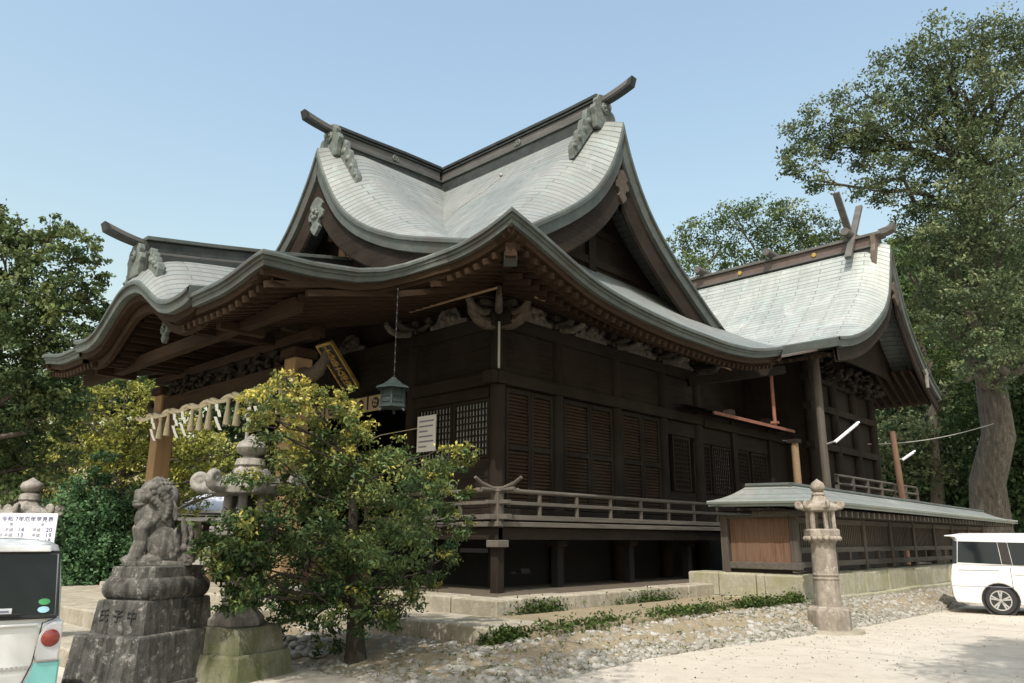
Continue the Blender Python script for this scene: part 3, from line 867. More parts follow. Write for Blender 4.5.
slab_run("upper_kerb", -12.3, -8.78, 8.98, 9.5, .2, .75, 'x', 3, MAT['stone_pale'], jit=.02)
slab_run("upper_kerb", -9.3, -8.78, 9.51, 20.5, .2, .75, 'y', 8, MAT['stone_pale'], jit=.02)
part("upper_pavement", MB().box(-25, -9.2, 9.45, 24, -.1, .735), MAT['shade_soil'], kind="structure")
# porch terrace with two broad steps, seen past the lion
slab_run("porch_step", -19, -11.0, 3.86, 5.2, -.1, .24, 'x', 6, MAT['stone_pale'])
slab_run("porch_step", -21.5, -12.4, 4.95, 9.5, -.1, .5, 'x', 8, MAT['stone_pale'])
slab_run("porch_step", -20.5, -12.3, 7.3, 9.47, -.1, .64, 'x', 7, MAT['stone_pale'])

# cobbles set in the bank
def pebbles(name, pts, rad, label, cat, mat):
    ico = bmesh.new(); bmesh.ops.create_icosphere(ico, subdivisions=2, radius=1.0)
    bv = np.array([v.co[:] for v in ico.verts]); bf = np.array([[v.index for v in f.verts] for f in ico.faces]); ico.free()
    n = len(pts); V = []; F = []; T = []
    for i, (p, r) in enumerate(zip(pts, rad)):
        v = bv * (1 + .18*np.sin(bv[:, [1, 2, 0]]*rng.uniform(1.5, 3) + rng.uniform(0, 6, 3))) * (r * np.array([rng.uniform(.8, 1.3), rng.uniform(.8, 1.3), rng.uniform(.5, .75)]))
        a = rng.uniform(0, 6.28); c, s = math.cos(a), math.sin(a)
        v = v @ np.array([[c, s, 0], [-s, c, 0], [0, 0, 1]]) + np.array(p)
        V.append(v); F.append(bf + len(bv)*i); T.append(np.full(len(bv), rng.uniform(0, 1)))
    V = np.concatenate(V); F = np.concatenate(F); T = np.concatenate(T)
    me = bpy.data.meshes.new(name); me.from_pydata(V.tolist(), [], F.tolist())
    me.polygons.foreach_set("use_smooth", [True]*len(me.polygons))
    at = me.attributes.new("tint", 'FLOAT', 'POINT'); at.data.foreach_set("value", T.astype(np.float32))
    me.materials.append(mat)
    o = bpy.data.objects.new(name, me); COL.objects.link(o)
    tag(o, label, cat, None, "stuff"); return o
pts, rad = [], []
for _ in range(14000):
    t = rng.uniform(0, 1) ** .8; s = rng.uniform(.06, 1.0)
    t2 = t * 10
    # the bank is bare soil high up by the corner, stony low down and along the fence
    keep = 1.0 if t2 < 2.2 else (1.0 if s > .48 or t2 > 6.6 else .35)
    if rng.uniform() > keep: continue
    p = path_at(inner, t).lerp(path_at(outer, t), s)
    r = rng.uniform(.022, .05) * (1 if rng.uniform() < .88 else 1.6)
    pts.append((p.x, p.y, p.z + .004)); rad.append(r)
pebbles("cobbles", pts, rad, "pale rounded cobbles bedded in the earth bank below hall", "cobbles", MAT['pebble'])
pts, rad = [], []
for _ in range(70):
    pts.append((rng.normal(-10.6, .35), rng.normal(6.75, .22), rng.uniform(.05, .22))); rad.append(rng.uniform(.07, .13))
pebbles("rounded_stones", pts, rad, "heap of rounded stones beside the shrub's trunk and mossy plinth", "stones", MAT['pebble'])

# loose grit, scattered thinly over the gravel near the kerbs, and fallen leaves
pts, rad = [], []
for _ in range(700):
    t = rng.uniform(.18, 1); q = path_at(outer, t); d = abs(rng.normal(0, 1.6))
    pts.append((q.x + d, q.y - d*.35 + rng.normal(0, .3), .004)); rad.append(rng.uniform(.006, .014))
pebbles("grit", pts, rad, "thin scatter of small grit over the sandy gravel", "grit", MAT['pebble'])

# ================================================================== HALL BODY
XW2 = XC - (XWALL - XC)                # far side wall
ZF = 1.97                              # floor of the veranda and hall
VX, VY = -9.95, 10.2                   # veranda edge
YEND = 18.9                            # back of the hall proper
def hp(name, mb, mat, parent=hall, **k): return part(name, mb, mat, parent, **k)

# posts on the side and front
side_y = [11.35, 13.25, 15.5, 17.6, 19.4]
front_x = [XWALL, -13.85, XC - (-13.85 - XC), XW2]
for y in side_y:
    hp("post", MB().lathe([(.17, .75), (.17, 6.35)], (XWALL, y, 0), 14), MAT['wood_z'], smooth=True)
for x in front_x[1:]:
    hp("post", MB().lathe([(.17, .75), (.17, 6.35)], (x, YWALL, 0), 14), MAT['wood_z'], smooth=True)
for y in side_y[1:]:
    hp("post", MB().lathe([(.17, .75), (.17, 6.35)], (XW2, y, 0), 14), MAT['wood_z'], smooth=True)

# tie beams
def beam_y(name, x0, x1, y0, y1, z0, z1, m='wood_y', **k): return hp(name, MB().box(x0, x1, y0, y1, z0, z1), MAT[m], bevel=.012, **k)
beam_y("tie_beam", XWALL - .1, XWALL + .21, 11.0, 19.5, 4.80, 5.06)
beam_y("sill_beam", XWALL - .1, XWALL + .2, 11.0, 19.5, 2.02, 2.26)
beam_y("head_beam", XWALL - .1, XWALL + .18, 11.0, 19.5, 6.02, 6.30)
beam_y("wall_plate", XWALL - .12, XWALL + .14, 10.6, 19.5, 6.98, 7.2)
hp("frieze_boards", MB().box(XWALL - .08, XWALL - .02, 11.3, 19.5, 6.28, 7.1), MAT['wood_y'])
hp("frieze_boards", MB().box(XW2, XWALL - .02, YWALL + .02, YWALL + .08, 6.28, 7.1), MAT['wood_x'])
beam_y("tie_beam", -13.7, XWALL + .24, YWALL - .21, YWALL + .1, 4.80, 5.063, 'wood_x')
beam_y("sill_beam", -13.7, XWALL + .22, YWALL - .2, YWALL + .1, 2.02, 2.263, 'wood_x')
beam_y("head_beam", XW2, XWALL + .5, YWALL - .18, YWALL + .1, 6.02, 6.303, 'wood_x')
beam_y("tie_beam", XW2 - .2, XC - 2.3, YWALL - .21, YWALL + .1, 4.80, 5.063, 'wood_x')
beam_y("wall_plate", XW2, XWALL + .5, YWALL - .14, YWALL + .1, 6.98, 7.203, 'wood_x')
# nosings at the corner: curled beam ends
for d, nm in (((1, 0, 0), 'x'), ((0, -1, 0), 'y')):
    dv = Vector(d); o = Vector((XWALL, YWALL, 6.12)); s = dv.cross(Vector((0, 0, 1)))
    mb = MB()
    pts = [o + dv*t + Vector((0, 0, z)) for t, z in ((.15, 0), (.4, -.05), (.62, 0), (.78, .12), (.84, .28), (.78, .4))]
    mb.tube(pts, [.15, .14, .12, .1, .075, .04], 8)
    hp("beam_nosing", mb, MAT['carving'], smooth=True)

# upper board walls, lower walls
def plank_wall(name, x0, x1, y0, y1, z0, z1, n, mat, parent=hall):
    """boards lapped one over the next; thin along x or y"""
    mb = MB(); h = (z1 - z0) / n; alongy = (y1 - y0) > (x1 - x0)
    for k in range(n):
        a, b = z0 + k*h, z0 + (k+1)*h + .004
        o = .012 * (k % 2)
        if alongy: mb.box(x0, x1 + o, y0, y1, a + .006, b)
        else: mb.box(x0, x1, y0 - o, y1, a + .006, b)
    return hp(name, mb, mat, parent)
for a, b in zip(side_y[:-1], side_y[1:]):
    plank_wall("wall_boards", XWALL - .06, XWALL + .05, a + .17, b - .17, 5.06, 6.02, 5, MAT['wood_y'])
for a, b in ((XWALL, -13.85), (-13.85, front_x[2]), (front_x[2], XW2)):
    plank_wall("wall_boards", b + .17, a - .17, YWALL - .05, YWALL + .06, 5.06, 6.02, 5, MAT['wood_x'])

# door leaves on the side: framed panels of close horizontal slats
def slat_door(y0, y1, z0, z1):
    fr = MB(); f = .09; x = XWALL + .02
    fr.box(x - .05, x + .05, y0, y0 + f, z0, z1); fr.box(x - .05, x + .05, y1 - f, y1, z0, z1)
    fr.box(x - .05, x + .05, y0 + f, y1 - f, z0, z0 + f*1.2); fr.box(x - .05, x + .05, y0 + f, y1 - f, z1 - f*1.2, z1)
    fr.box(x - .05, x + .052, y0 + f, y1 - f, (z0+z1)/2 - .06, (z0+z1)/2 + .06)
    d = hp("sliding_door", fr, MAT['wood_z'], bevel=.008)
    sl = MB(); sl.box(x - .045, x - .02, y0 + f, y1 - f, z0 + f, z1 - f)
    z = z0 + f*1.2 + .03
    while z < z1 - f*1.2 - .05:
        sl.box(x - .02, x + .022 + random.uniform(-.004, .004), y0 + f, y1 - f, z, z + .048); z += .075
    hp("slats", sl, MAT['slat_wood'], d)
    return d
for a, b in zip(side_y[:-2], side_y[1:-1]):
    m = (a + b) / 2
    slat_door(a + .19, m + .02, 2.28, 4.78); slat_door(m - .02 + .05, b - .19, 2.28, 4.78)

def lattice(x0, x1, y0, y1, z0, z1, nu, nv, out, parent=hall, pane='shoji', mat='wood_z', name="lattice_window"):
    """lattice in the plane of a wall; out = +x or -y"""
    fr = MB(); f = .07; alongy = out == 'x'
    def bx(m, u0, u1, w0, w1, d0, d1):
        if alongy: m.box(x0 + d0, x0 + d1, u0, u1, w0, w1)
        else: m.box(u0, u1, y0 - d1, y0 - d0, w0, w1)
    u0, u1 = (y0, y1) if alongy else (x0, x1)
    bx(fr, u0, u0 + f, z0, z1, -.04, .05); bx(fr, u1 - f, u1, z0, z1, -.04, .05)
    bx(fr, u0 + f, u1 - f, z0, z0 + f, -.04, .05); bx(fr, u0 + f, u1 - f, z1 - f, z1, -.04, .05)
    o = hp(name, fr, MAT[mat], parent)
    g = MB()
    for k in range(1, nu):
        u = lerp(u0 + f, u1 - f, k / nu); bx(g, u - .014, u + .014, z0 + f, z1 - f, -.005, .03)
    for k in range(1, nv):
        z = lerp(z0 + f, z1 - f, k / nv); bx(g, u0 + f, u1 - f, z - .014, z + .014, -.003, .026)
    hp("lattice_bars", g, MAT[mat], o)
    p = MB(); bx(p, u0 + f, u1 - f, z0 + f, z1 - f, -.03, -.012)
    hp("pane", p, MAT[pane], o)
    return o
# front wall right bay: lattice windows over board dado
lattice(-13.65, -12.45, YWALL, 0, 3.3, 4.55, 10, 8, 'y')
lattice(-12.42, -11.3, YWALL, 0, 3.3, 4.55, 10, 8, 'y')
hp("window_head", MB().box(-13.68, -11.28, YWALL - .09, YWALL + .06, 4.56, 4.79), MAT['wood_x'])
plank_wall("dado", -13.68, -11.28, YWALL - .04, YWALL + .06, 2.28, 3.28, 5, MAT['wood_x'])
# far front bay and far side
lattice(XC - 5.0, XC - 2.6, YWALL, 0, 3.3, 4.55, 20, 8, 'y')
plank_wall("dado", XC - 5.0, XC - 2.6, YWALL - .04, YWALL + .06, 2.28, 3.28, 5, MAT['wood_x'])
hp("far_wall", MB().box(XW2 - .06, XW2 + .06, YWALL + .1, YEND + .4, 2.0, 6.8), MAT['wood_y'])
# dark interior: ceiling, back wall, floor
hp("ceiling", MB().box(XW2 + .1, XWALL - .15, YWALL + .1, 24, 7.1, 7.14), MAT['dark_void'])
hp("floor", MB().box(XW2 + .1, XWALL - .07, YWALL + .12, 24, ZF - .1, ZF), MAT['wood_x'])
hp("inner_wall", MB().box(XW2 + .1, XWALL - .15, 16.0, 16.1, ZF, 7.1), MAT['dark_void'])
# last bay behind the doors, lattice windows
plank_wall("dado", XWALL - .06, XWALL + .03, 17.8, 19.2, 2.28, 2.9, 3, MAT['wood_y'])
lattice(XWALL, 0, 18.05, 18.95, 2.92, 4.4, 9, 11, 'x')
hp("window_head", MB().box(XWALL - .06, XWALL + .06, 17.8, 19.2, 4.42, 4.79), MAT['wood_y'])

# bracket sets on the posts, frog-leg struts between them
def bracket(x, y, out):
    o = Vector((x, y, 6.3)); ov = Vector(out); s = ov.cross(Vector((0, 0, 1)))
    mb = MB()
    mb.lathe([(.14, 0), (.22, .1), (.22, .18)], tuple(o), 4, 'z', math.pi/4)
    for dv, L in ((ov, .62), (-s, .55), (s, .55)):
        rr = [o + dv*t + Vector((0, 0, z)) for t, z in ((.1, .18), (L*.6, .18), (L, .26))]
        mb.tube(rr, [.09, .085, .06], 6)
        mb.lathe([(.08, 0), (.125, .06), (.125, .13)], tuple(o + dv*L*.9 + Vector((0, 0, .27))), 4, 'z', math.pi/4)
    mb.lathe([(.08, 0), (.125, .06), (.125, .13)], tuple(o + Vector((0, 0, .27))), 4, 'z', math.pi/4)
    b = hp("bracket_set", mb, MAT['carving'], bevel=.006)
    # curled beak in front
    mb = MB()
    mb.tube([o + ov*t + Vector((0, 0, z)) for t, z in ((.2, .06), (.5, -.02), (.75, .02), (.9, .14), (.88, .27), (.8, .3))], [.09, .085, .075, .06, .045, .03], 7)
    part("beak", mb, MAT['carving_pale'], b, smooth=True)
for y in side_y[1:]: bracket(XWALL, y, (1, 0, 0))
for x in front_x[1:]: bracket(x, YWALL, (0, -1, 0))
def frogleg(x, y, out, s=1.0):
    o = Vector((x, y, 6.31)); ov = Vector(out); sd = ov.cross(Vector((0, 0, 1)))
    out2 = [(-.62, 0), (-.6, .09), (-.45, .1), (-.36, .2), (-.28, .36), (-.14, .44), (0, .46)]
    pl = out2 + [(-a, b) for a, b in out2[-2::-1]]
    b = hp("frog_leg_strut", MB().poly([(a*s, c*s) for a, c in pl], .1, o + ov*.10, sd, (0, 0, 1), ov), MAT['carving_pale'], bevel=.01)
    mb = MB()
    for k in range(9):
        a = random.uniform(-.26, .26); c = random.uniform(.08, .32) * (1 - abs(a))
        mb.blob(o + ov*.22 + sd*a*s + Vector((0, 0, c*s + .04)), (random.uniform(.05, .1),)*3, n=8, m=6)
    part("carved_flower", mb, MAT['carving_pale'], b, smooth=True)
for a, b in zip(side_y[:-1], side_y[1:]): frogleg(XWALL, (a+b)/2, (1, 0, 0))
for x in (-12.5, XC, XC - 3.8): frogleg(x, YWALL, (0, -1, 0))
# corner bracket cluster
mb = MB(); o = Vector((XWALL, YWALL, 6.3))
for k, (r, z) in enumerate(((.34, 0), (.5, .16), (.66, .32))):
    mb.box(o.x - .12, o.x + r, o.y - .07, o.y + .07, o.z + z, o.z + z + .13); mb.box(o.x - .072, o.x + .072, o.y - r, o.y + .12, o.z + z + .003, o.z + z + .127)
    mb.beam(o + Vector((0, 0, z + .065)), o + Vector((r*.95, -r*.95, z + .065)), .12, .12)
hp("corner_bracket", mb, MAT['carving'], bevel=.01)
for dv in (Vector((1, -.1, 0)), Vector((.1, -1, 0)), Vector((.75, -.75, 0))):
    mb = MB()
    mb.tube([o + dv*t + Vector((0, 0, z)) for t, z in ((.3, .05), (.6, -.04), (.85, .02), (1.0, .16), (.98, .32), (.88, .36))], [.09, .09, .08, .065, .05, .03], 7)
    hp("bracket_beak", mb, MAT['carving'], smooth=True)
# hip rafter under the corner
hp("hip_rafter", MB().beam((XWALL, YWALL, 6.95), (XE - .25, YF + .25, 6.6), .2, .24), MAT['eave_wood_y'])
mb = MB().beam((XE - .62, YF + .62, 6.62), (XE - .38, YF + .38, 6.64), .24, .32); hp("rafter_cap", mb, MAT['copper_edge'])

# light rails hung below the rafters, corner downpipe
hp("hanging_rail", MB().tube([(-9.6, 10.85, 6.30), (-9.6, 14.8, 6.22), (-9.6, 18.8, 6.12)], .028, 6), MAT['tan_wood'])
hp("hanging_rail", MB().tube([(-12.57, 10.1, 6.42), (-11.2, 10.1, 6.40), (-9.93, 10.1, 6.38)], .026, 6), MAT['tan_wood'])
hp("corner_pipe", MB().tube([(XWALL + .22, YWALL - .2, 5.1), (XWALL + .22, YWALL - .2, 6.1)], .026, 8), MAT['pvc'])

# entrance bay: lintel, banner of crests, steps
cb = hp("entrance_lintel", MB().box(front_x[2] + .17, -13.85 - .17, YWALL - .1, YWALL + .1, 5.06, 5.1), MAT['wood_x'])
ban = hp("crest_banner", MB().box(-18.4, -14.05, YWALL - .22, YWALL - .19, 4.66, 5.04), MAT['cream'])
for k in range(7):
    x = -14.4 - k*.62
    mb = MB(); mb.lathe([(.135, 0), (.135, .012), (.001, .012)], (x, YWALL - .235, 4.85), 20, 'y')
    c = part("crest", mb, MAT['ink_black'], ban)
    mb = MB()
    for j in range(4):
        t = math.pi/2*j + .6
        mb.lathe([(.035, 0), (.035, .006), (.001, .006)], (x + .06*math.cos(t), YWALL - .245, 4.85 + .06*math.sin(t)), 10, 'y')
    part("crest_petals", mb, MAT['cream'], c)
    hp("banner_bar", MB().box(x - .33, x - .29, YWALL - .24, YWALL - .18, 4.62, 5.05), MAT['black'])

# veranda: deck, edge beam, posts, railing
hp("veranda_deck", MB().box(XWALL + .21, VX + .12, VY - .12, 20.6, ZF - .09, ZF - .0), MAT['grey_wood'], bevel=.01)
hp("veranda_deck", MB().box(-13.95, XWALL + .205, VY - .12, YWALL - .21, ZF - .09, ZF - .003), MAT['grey_wood'], bevel=.01)
hp("veranda_beam", MB().box(VX - .12, VX + .02, VY, 20.6, ZF - .32, ZF - .1), MAT['wood_y'], bevel=.01)
hp("veranda_beam", MB().box(-13.95, VX + .02, VY - .02, VY + .12, ZF - .32, ZF - .103), MAT['wood_x'], bevel=.01)
mb = MB()
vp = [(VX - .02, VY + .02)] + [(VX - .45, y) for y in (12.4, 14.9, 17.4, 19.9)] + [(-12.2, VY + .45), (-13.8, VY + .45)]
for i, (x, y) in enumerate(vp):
    hp("veranda_post", MB().box(x - .09, x + .09, y - .09, y + .09, .62, ZF - .32), MAT['wood_z'] if i == 0 else MAT['dark_void'], bevel=.012)  # posts behind the corner near-black, underfloor shade put into their colour
    hp("veranda_bracket", MB().box(x - .09, x + .2, y - .2, y + .09, ZF - .45, ZF - .325), MAT['grey_wood'] if i == 0 else MAT['wood_x'], bevel=.012)  # corner bracket paler: the sunlight on it is put into the colour
# floor joists under the deck, near-black sheets added to keep the underfloor dark
mb = MB()
for y in np.arange(10.7, 20.5, .45): mb.box(XWALL, VX - .12, y, y + .1, ZF - .2, ZF - .09)
hp("joists", mb, MAT['wood_x'])
hp("underfloor_shade_sheet", MB().box(XWALL - .25, XWALL - .15, 11.5, 24, .5, ZF - .1), MAT['dark_void'])
hp("underfloor_shade_sheet", MB().box(XW2, XWALL - .15, 11.5, 11.6, .5, ZF - .1), MAT['dark_void'])
# railing
def rail_run(p, q, n, lead):
    p = Vector(p); q = Vector(q); d = (q - p).normalized()
    top = hp("top_rail", MB().tube([p + Vector((0, 0, .56)) - d*lead, q + Vector((0, 0, .56))], .042, 10), MAT['grey_wood'], smooth=True)
    hp("middle_rail", MB().beam(p + Vector((0, 0, .34)) - d*(lead*.7), q + Vector((0, 0, .34)), .1, .065), MAT['grey_wood'], bevel=.006)
    hp("bottom_rail", MB().beam(p + Vector((0, 0, .08)) - d*(lead*.7), q + Vector((0, 0, .08)), .13, .09), MAT['grey_wood'], bevel=.006)
    for k in range(1, n + 1):
        c = p + (q - p) * (k / n)
        hp("baluster", MB().lathe([(.045, .12), (.045, .5), (.06, .53)], (c.x, c.y, ZF), 8), MAT['grey_wood_z'])
rail_run((VX, VY, ZF), (VX, 20.5, ZF), 9, .42)
rail_run((VX, VY, ZF + .004), (-13.9, VY, ZF + .004), 4, .42)
hp("corner_post", MB().bbox(VX - .085, VX + .085, VY - .085, VY + .085, ZF - .1, ZF + .52, .02), MAT['grey_wood_z'])
hp("post_cap", MB().lathe([(.1, 0), (.12, .04), (.07, .08), (.05, .12)], (VX, VY, ZF + .5), 12), MAT['grey_wood_z'], smooth=True)
# upcurved crossing ends of the top rails at the corner
hp("rail_horn", MB().tube([(VX, VY + .55, ZF + .58), (VX, VY + .2, ZF + .565), (VX, VY - .15, ZF + .58), (VX, VY - .42, ZF + .66), (VX, VY - .58, ZF + .76)], [.042, .042, .042, .038, .03], 10), MAT['grey_wood'], smooth=True)
hp("rail_horn", MB().tube([(VX - .55, VY, ZF + .585), (VX - .2, VY, ZF + .57), (VX + .15, VY, ZF + .585), (VX + .42, VY, ZF + .665), (VX + .58, VY, ZF + .765)], [.042, .042, .042, .038, .03], 10), MAT['grey_wood'], smooth=True)

# porch pillars, stone feet, beams
for sg in (1, -1):
    x = XC + sg * 3.05
    hp("porch_pillar", MB().bbox(x - .2, x + .2, 7.7, 8.1, .82, 5.1, .03), MAT['pillar_wood'])
    hp("pillar_foot", MB().bbox(x - .33, x + .33, 7.57, 8.23, .6, .82, .04), MAT['stone_grey'])
    hp("pillar_cap", MB().bbox(x - .27, x + .27, 7.63, 8.17, 5.1, 5.3, .05), MAT['eave_wood_x'])
    mb = MB()
    mb.tube([(x + sg*t, 7.9, z) for t, z in ((.2, 4.75), (.5, 4.7), (.75, 4.78), (.92, 4.95), (.9, 5.1))], [.16, .15, .13, .09, .05], 8)
    hp("beam_nosing", mb, MAT['carving'], smooth=True)
hp("porch_beam", MB().box(XC - 2.85, XC + 2.85, 7.76, 8.04, 4.62, 5.02), MAT['eave_wood_x'], bevel=.02)
mb = MB()
for k in range(90):
    a = random.uniform(-2.7, 2.7)
    mb.blob((XC + a, 7.86 + random.uniform(-.1, .04), 5.22 + random.uniform(-.16, .16)), (random.uniform(.06, .16), .07, random.uniform(.03, .07)), ((0, 1, 0), random.uniform(-1, 1)), n=8, m=6)
hp("carved_frieze", mb, MAT['wood_x'], smooth=True)
hp("frieze_backing", MB().box(XC - 2.85, XC + 2.85, 7.9, 7.96, 5.02, 5.42), MAT['wood_x'])
hp("porch_upper_beam", MB().box(XC - 3.6, XC + 3.6, 7.8, 8.0, 5.42, 5.62), MAT['eave_wood_x'], bevel=.015)
for sg in (1, -1):
    for yy, zz in ((6.6, 5.5), (7.9, 5.75)):
        hp("cross_beam", MB().box(XC + sg*3.05 - .09, XC + sg*3.05 + .09, yy - .4, yy + .5, zz - .12, zz + .05), MAT['eave_wood_y'])
# wooden steps up to the entrance with an offertory box beside the posts
mb = MB()
for k in range(5):
    mb.box(XC - 2.2, XC + 2.2, 9.1 + .26*k, 9.4 + .26*k, .75 + .22*k, .82 + .22*k); 
for sg in (1, -1): mb.box(XC + sg*2.2 - .06, XC + sg*2.2 + .06, 9.0, 10.5, .6, 1.0)
hp("entrance_steps", mb, MAT['tan_wood'])
box = thing("offertory_box", "brown slatted wooden offertory box behind the bushy shrub under the porch", "offertory box", (-14.9, 8.9, .75))
part("chest", MB().box(-15.7, -14.1, 8.6, 9.2, .75, 1.35), MAT['brown_panel'], box, bevel=.01)
mb = MB()
for k in range(16): mb.box(-15.68 + k*.1, -15.63 + k*.1, 8.57, 8.6, .84, 1.28)
part("front_slats", mb, MAT['tan_wood'], box)
part("plinth", MB().box(-15.8, -14.0, 8.5, 9.3, .6, .75), MAT['brown_panel'], box)

# heiden wing behind: lower hall with lattice windows and a pent roof
wing = thing("side_corridor", "low timber corridor with row of lattice windows and red-edged pent roof behind main hall", "corridor", (-13, 22, 0))
for y in (19.45, 21.45, 23.9, 26.2):
    part("post", MB().box(XWALL - .13, XWALL + .13, y - .13, y + .13, .6, 5.5), MAT['wood_z'], wing)
for (a, b) in ((19.1, 20.05), (20.15, 21.3), (21.6, 22.45), (22.6, 23.7)):
    lattice(XWALL, 0, a + .02, b, 2.92, 4.3, 9, 11, 'x', wing)
part("dado", MB().box(XWALL - .06, XWALL + .05, 19.2, 26.2, 2.0, 2.9), MAT['wood_y'], wing)
part("wall_boards", MB().box(XWALL - .06, XWALL + .05, 19.2, 26.2, 4.32, 5.3), MAT['wood_y'], wing)
part("tie_beam", MB().box(XWALL - .05, XWALL + .19, 19.6, 26.2, 4.78, 5.0), MAT['wood_y'], wing)
part("end_boards", MB().box(XWALL - .06, XWALL + .04, 23.9, 26.2, 2.9, 4.32), MAT['wood_y'], wing)
rows = [[(-10.45, y, 5.16), (-10.8, y, 5.26), (-12.6, y, 5.75)] for y in (18.6, 20, 22, 24.6)]
part("pent_roof", MB().grid(rows), MAT['copper_pale'], wing)
part("pent_edge", MB().box(-10.49, -10.44, 19.3, 24.6, 5.06, 5.15), MAT['rust_red'], wing)
part("pent_soffit", MB().grid([[(-10.46, y, 5.06), (-11.3, y, 5.2)] for y in (18.2, 24.6)]), MAT['wood_x'], wing)
part("upper_wall", MB().box(-12.7, -12.5, 18.9, 25.2, 5.5, 7.6), MAT['wood_y'], wing)
part("gutter_sheet", MB().beam((-8.75, 19.5, 6.42), (-8.95, 22.9, 7.28), .5, .05), MAT['brown_sheet'], wing)
part("gutter_end", MB().beam((-8.93, 22.88, 7.24), (-8.95, 22.94, 7.26), .6, .22), MAT['brown_sheet'], wing)
part("valley_beam", MB().beam((-10.8, 18.6, 5.9), (-8.9, 20.6, 6.3), .2, .22), MAT['wood_y'], wing)
rp = thing("rust_red_pole", "thin rust-red pole standing on the pent roof behind the main hall", "pole", (-10.6, 23.5, 5.2))
part("rod", MB().tube([(-10.6, 23.5, 5.2), (-10.6, 23.5, 6.95)], .055, 10), MAT['rust_red'], rp, smooth=True)
part("foot_plate", MB().box(-10.7, -10.5, 23.4, 23.6, 5.26, 5.33), MAT['rust_red'], rp)
wp = thing("timber_prop", "pale round timber prop standing below end of the red-edged pent roof", "prop", (-9.0, 21.1, 2.5))
part("shaft", MB().lathe([(.11, 2.3), (.10, 4.3)], (-9.0, 21.1, 0), 12), MAT['tan_wood'], wp, smooth=True)
part("head_plate", MB().box(-9.14, -8.86, 20.96, 21.24, 4.3, 4.4), MAT['wood_x'], wp)

# ================================================================== SANCTUARY BEHIND
san = thing("main_sanctuary", "smaller rear sanctuary with pale copper roof, crossed finials and ridge logs", "sanctuary", (XC, 28.66, 0))
HX = -8.0; HL = 2*XC - HX; HY = 28.66
hf = pchip([0, .35, .85, 1.6, 2.4, 3.2, 4.3, 5.2, 6.1], [12.15, 11.25, 10.15, 9.35, 8.85, 8.4, 7.95, 7.68, 7.5])
hb = pchip([0, .35, .85, 1.6, 2.4, 3.2, 4.1], [12.15, 11.2, 9.95, 8.95, 8.2, 7.65, 7.2])
def hz(d, ins):
    z = hf(-d) if d < 0 else hb(d)
    w = 1 - sm((abs(d) - 1.5) / 2.5); r = min(max(ins / 1.1, 0), 1)
    return z + .85 * roll(abs(d)) * (1 - (1-r)**2) - .12 * sm(1 - ins/3) * 0
dl = [-6.1, -5.6, -5.0, -4.4, -3.8, -3.2, -2.6, -2.1, -1.6, -1.2, -.85, -.6, -.38, -.2, -.08, 0, .08, .2, .38, .6, .85, 1.2, 1.6, 2.1, 2.6, 3.2, 3.7, 4.1]
rows, uvs = [], []
for x in [HX, HX-.12, HX-.28, HX-.5, HX-.8, HX-1.2, HX-2.5, HX-6, XC, HL+6, HL+2.5, HL+1.2, HL+.6, HL]:
    ins = min(HX - x, x - HL)
    p = [(x, HY + d, hz(d, ins)) for d in dl]; v = [0.0]
    for a, b in zip(p[:-1], p[1:]): v.append(v[-1] + math.dist(a, b))
    rows.append(p); uvs.append([(x, vv - v[15]) for vv in v])
part("roof", MB().grid(rows[::-1], uvs[::-1]), MAT['copper_fine'], san, smooth=True)
fz2 = lambda d: hf(d)
def verge2(prof, mat, name, at, n_in):
    rows = []
    for d in dl:
        e = .02; fz = lambda q: (hf(-q) if q < 0 else hb(q))
        sl = (fz(min(d+e, 4.1)) - fz(max(d-e, -6.1))) / (2*e) if abs(d) > e else 0
        L = math.hypot(1, sl); nx, nz = sl/L, -1/L
        if abs(d) < 1e-6: nx, nz = 0, -2.2
        row = []
        for i, dn in prof:
            dd = d + nx*dn
            if d > 0: dd = max(dd, 0)
            if d < 0: dd = min(dd, 0)
            row.append((at + n_in*i, HY + dd, fz(d) + nz*dn))
        rows.append(row)
    part(name, MB().grid(rows), mat, san)
for at, n_in in ((HX, -1), (HL, 1)):
    verge2([(0, -.012), (-.03, .03), (-.03, .09), (.02, .1), (.03, .30), (.25, .32)], MAT['copper_edge'], "gable_verge", at, n_in)
    verge2([(.12, .30), (.12, .70), (.18, .74), (.22, .7), (.22, .3)], MAT['wood_y'], "bargeboard", at, n_in)
mb = MB(); mb.strip([(x, HY - 6.1, 7.5) for x in np.linspace(HX, HL, 3)], [(0, 1)]*3, [(0, -.01), (-.03, .03), (0, .28), (.3, .3)])
part("eave_edge", mb, MAT['copper_edge'], san); mb = MB()
mb.strip([(x, HY + 4.1, 7.2) for x in np.linspace(HX, HL, 3)], [(0, -1)]*3, [(0, -.01), (-.03, .03), (0, .28), (.3, .3)])
part("eave_edge", mb, MAT['copper_edge'], san)
# soffit and rafters
mb = MB()
zs = lambda d: (hf(-d) if d < 0 else hb(d)) - .42
for d0, d1 in ((-6.0, -2.6), (2.0, 4.0)):
    mb.grid([[(x, HY + d, min(zs(d), 7.9)) for x in (HX - .15, XC, HL + .15)] for d in np.linspace(d0, d1, 8)])
part("eaves_soffit", mb, MAT['wood_y'], san)
mb = MB()
for x in np.arange(HX - .4, HX - 6, -.3):
    mb.beam((x, HY - 5.95, zs(-5.95) - .07), (x, HY - 3, min(zs(-3), 7.8) - .07), .09, .12)
part("front_rafter_row", mb, MAT['eave_wood_y'], san)
mb = MB()
for x in np.arange(HX - .4, HX - 6, -.3):
    mb.beam((x, HY + 3.95, zs(3.95) - .07), (x, HY + 1.9, min(zs(1.9), 7.9) - .07), .09, .12)
part("rear_rafter_row", mb, MAT['eave_wood_y'], san)
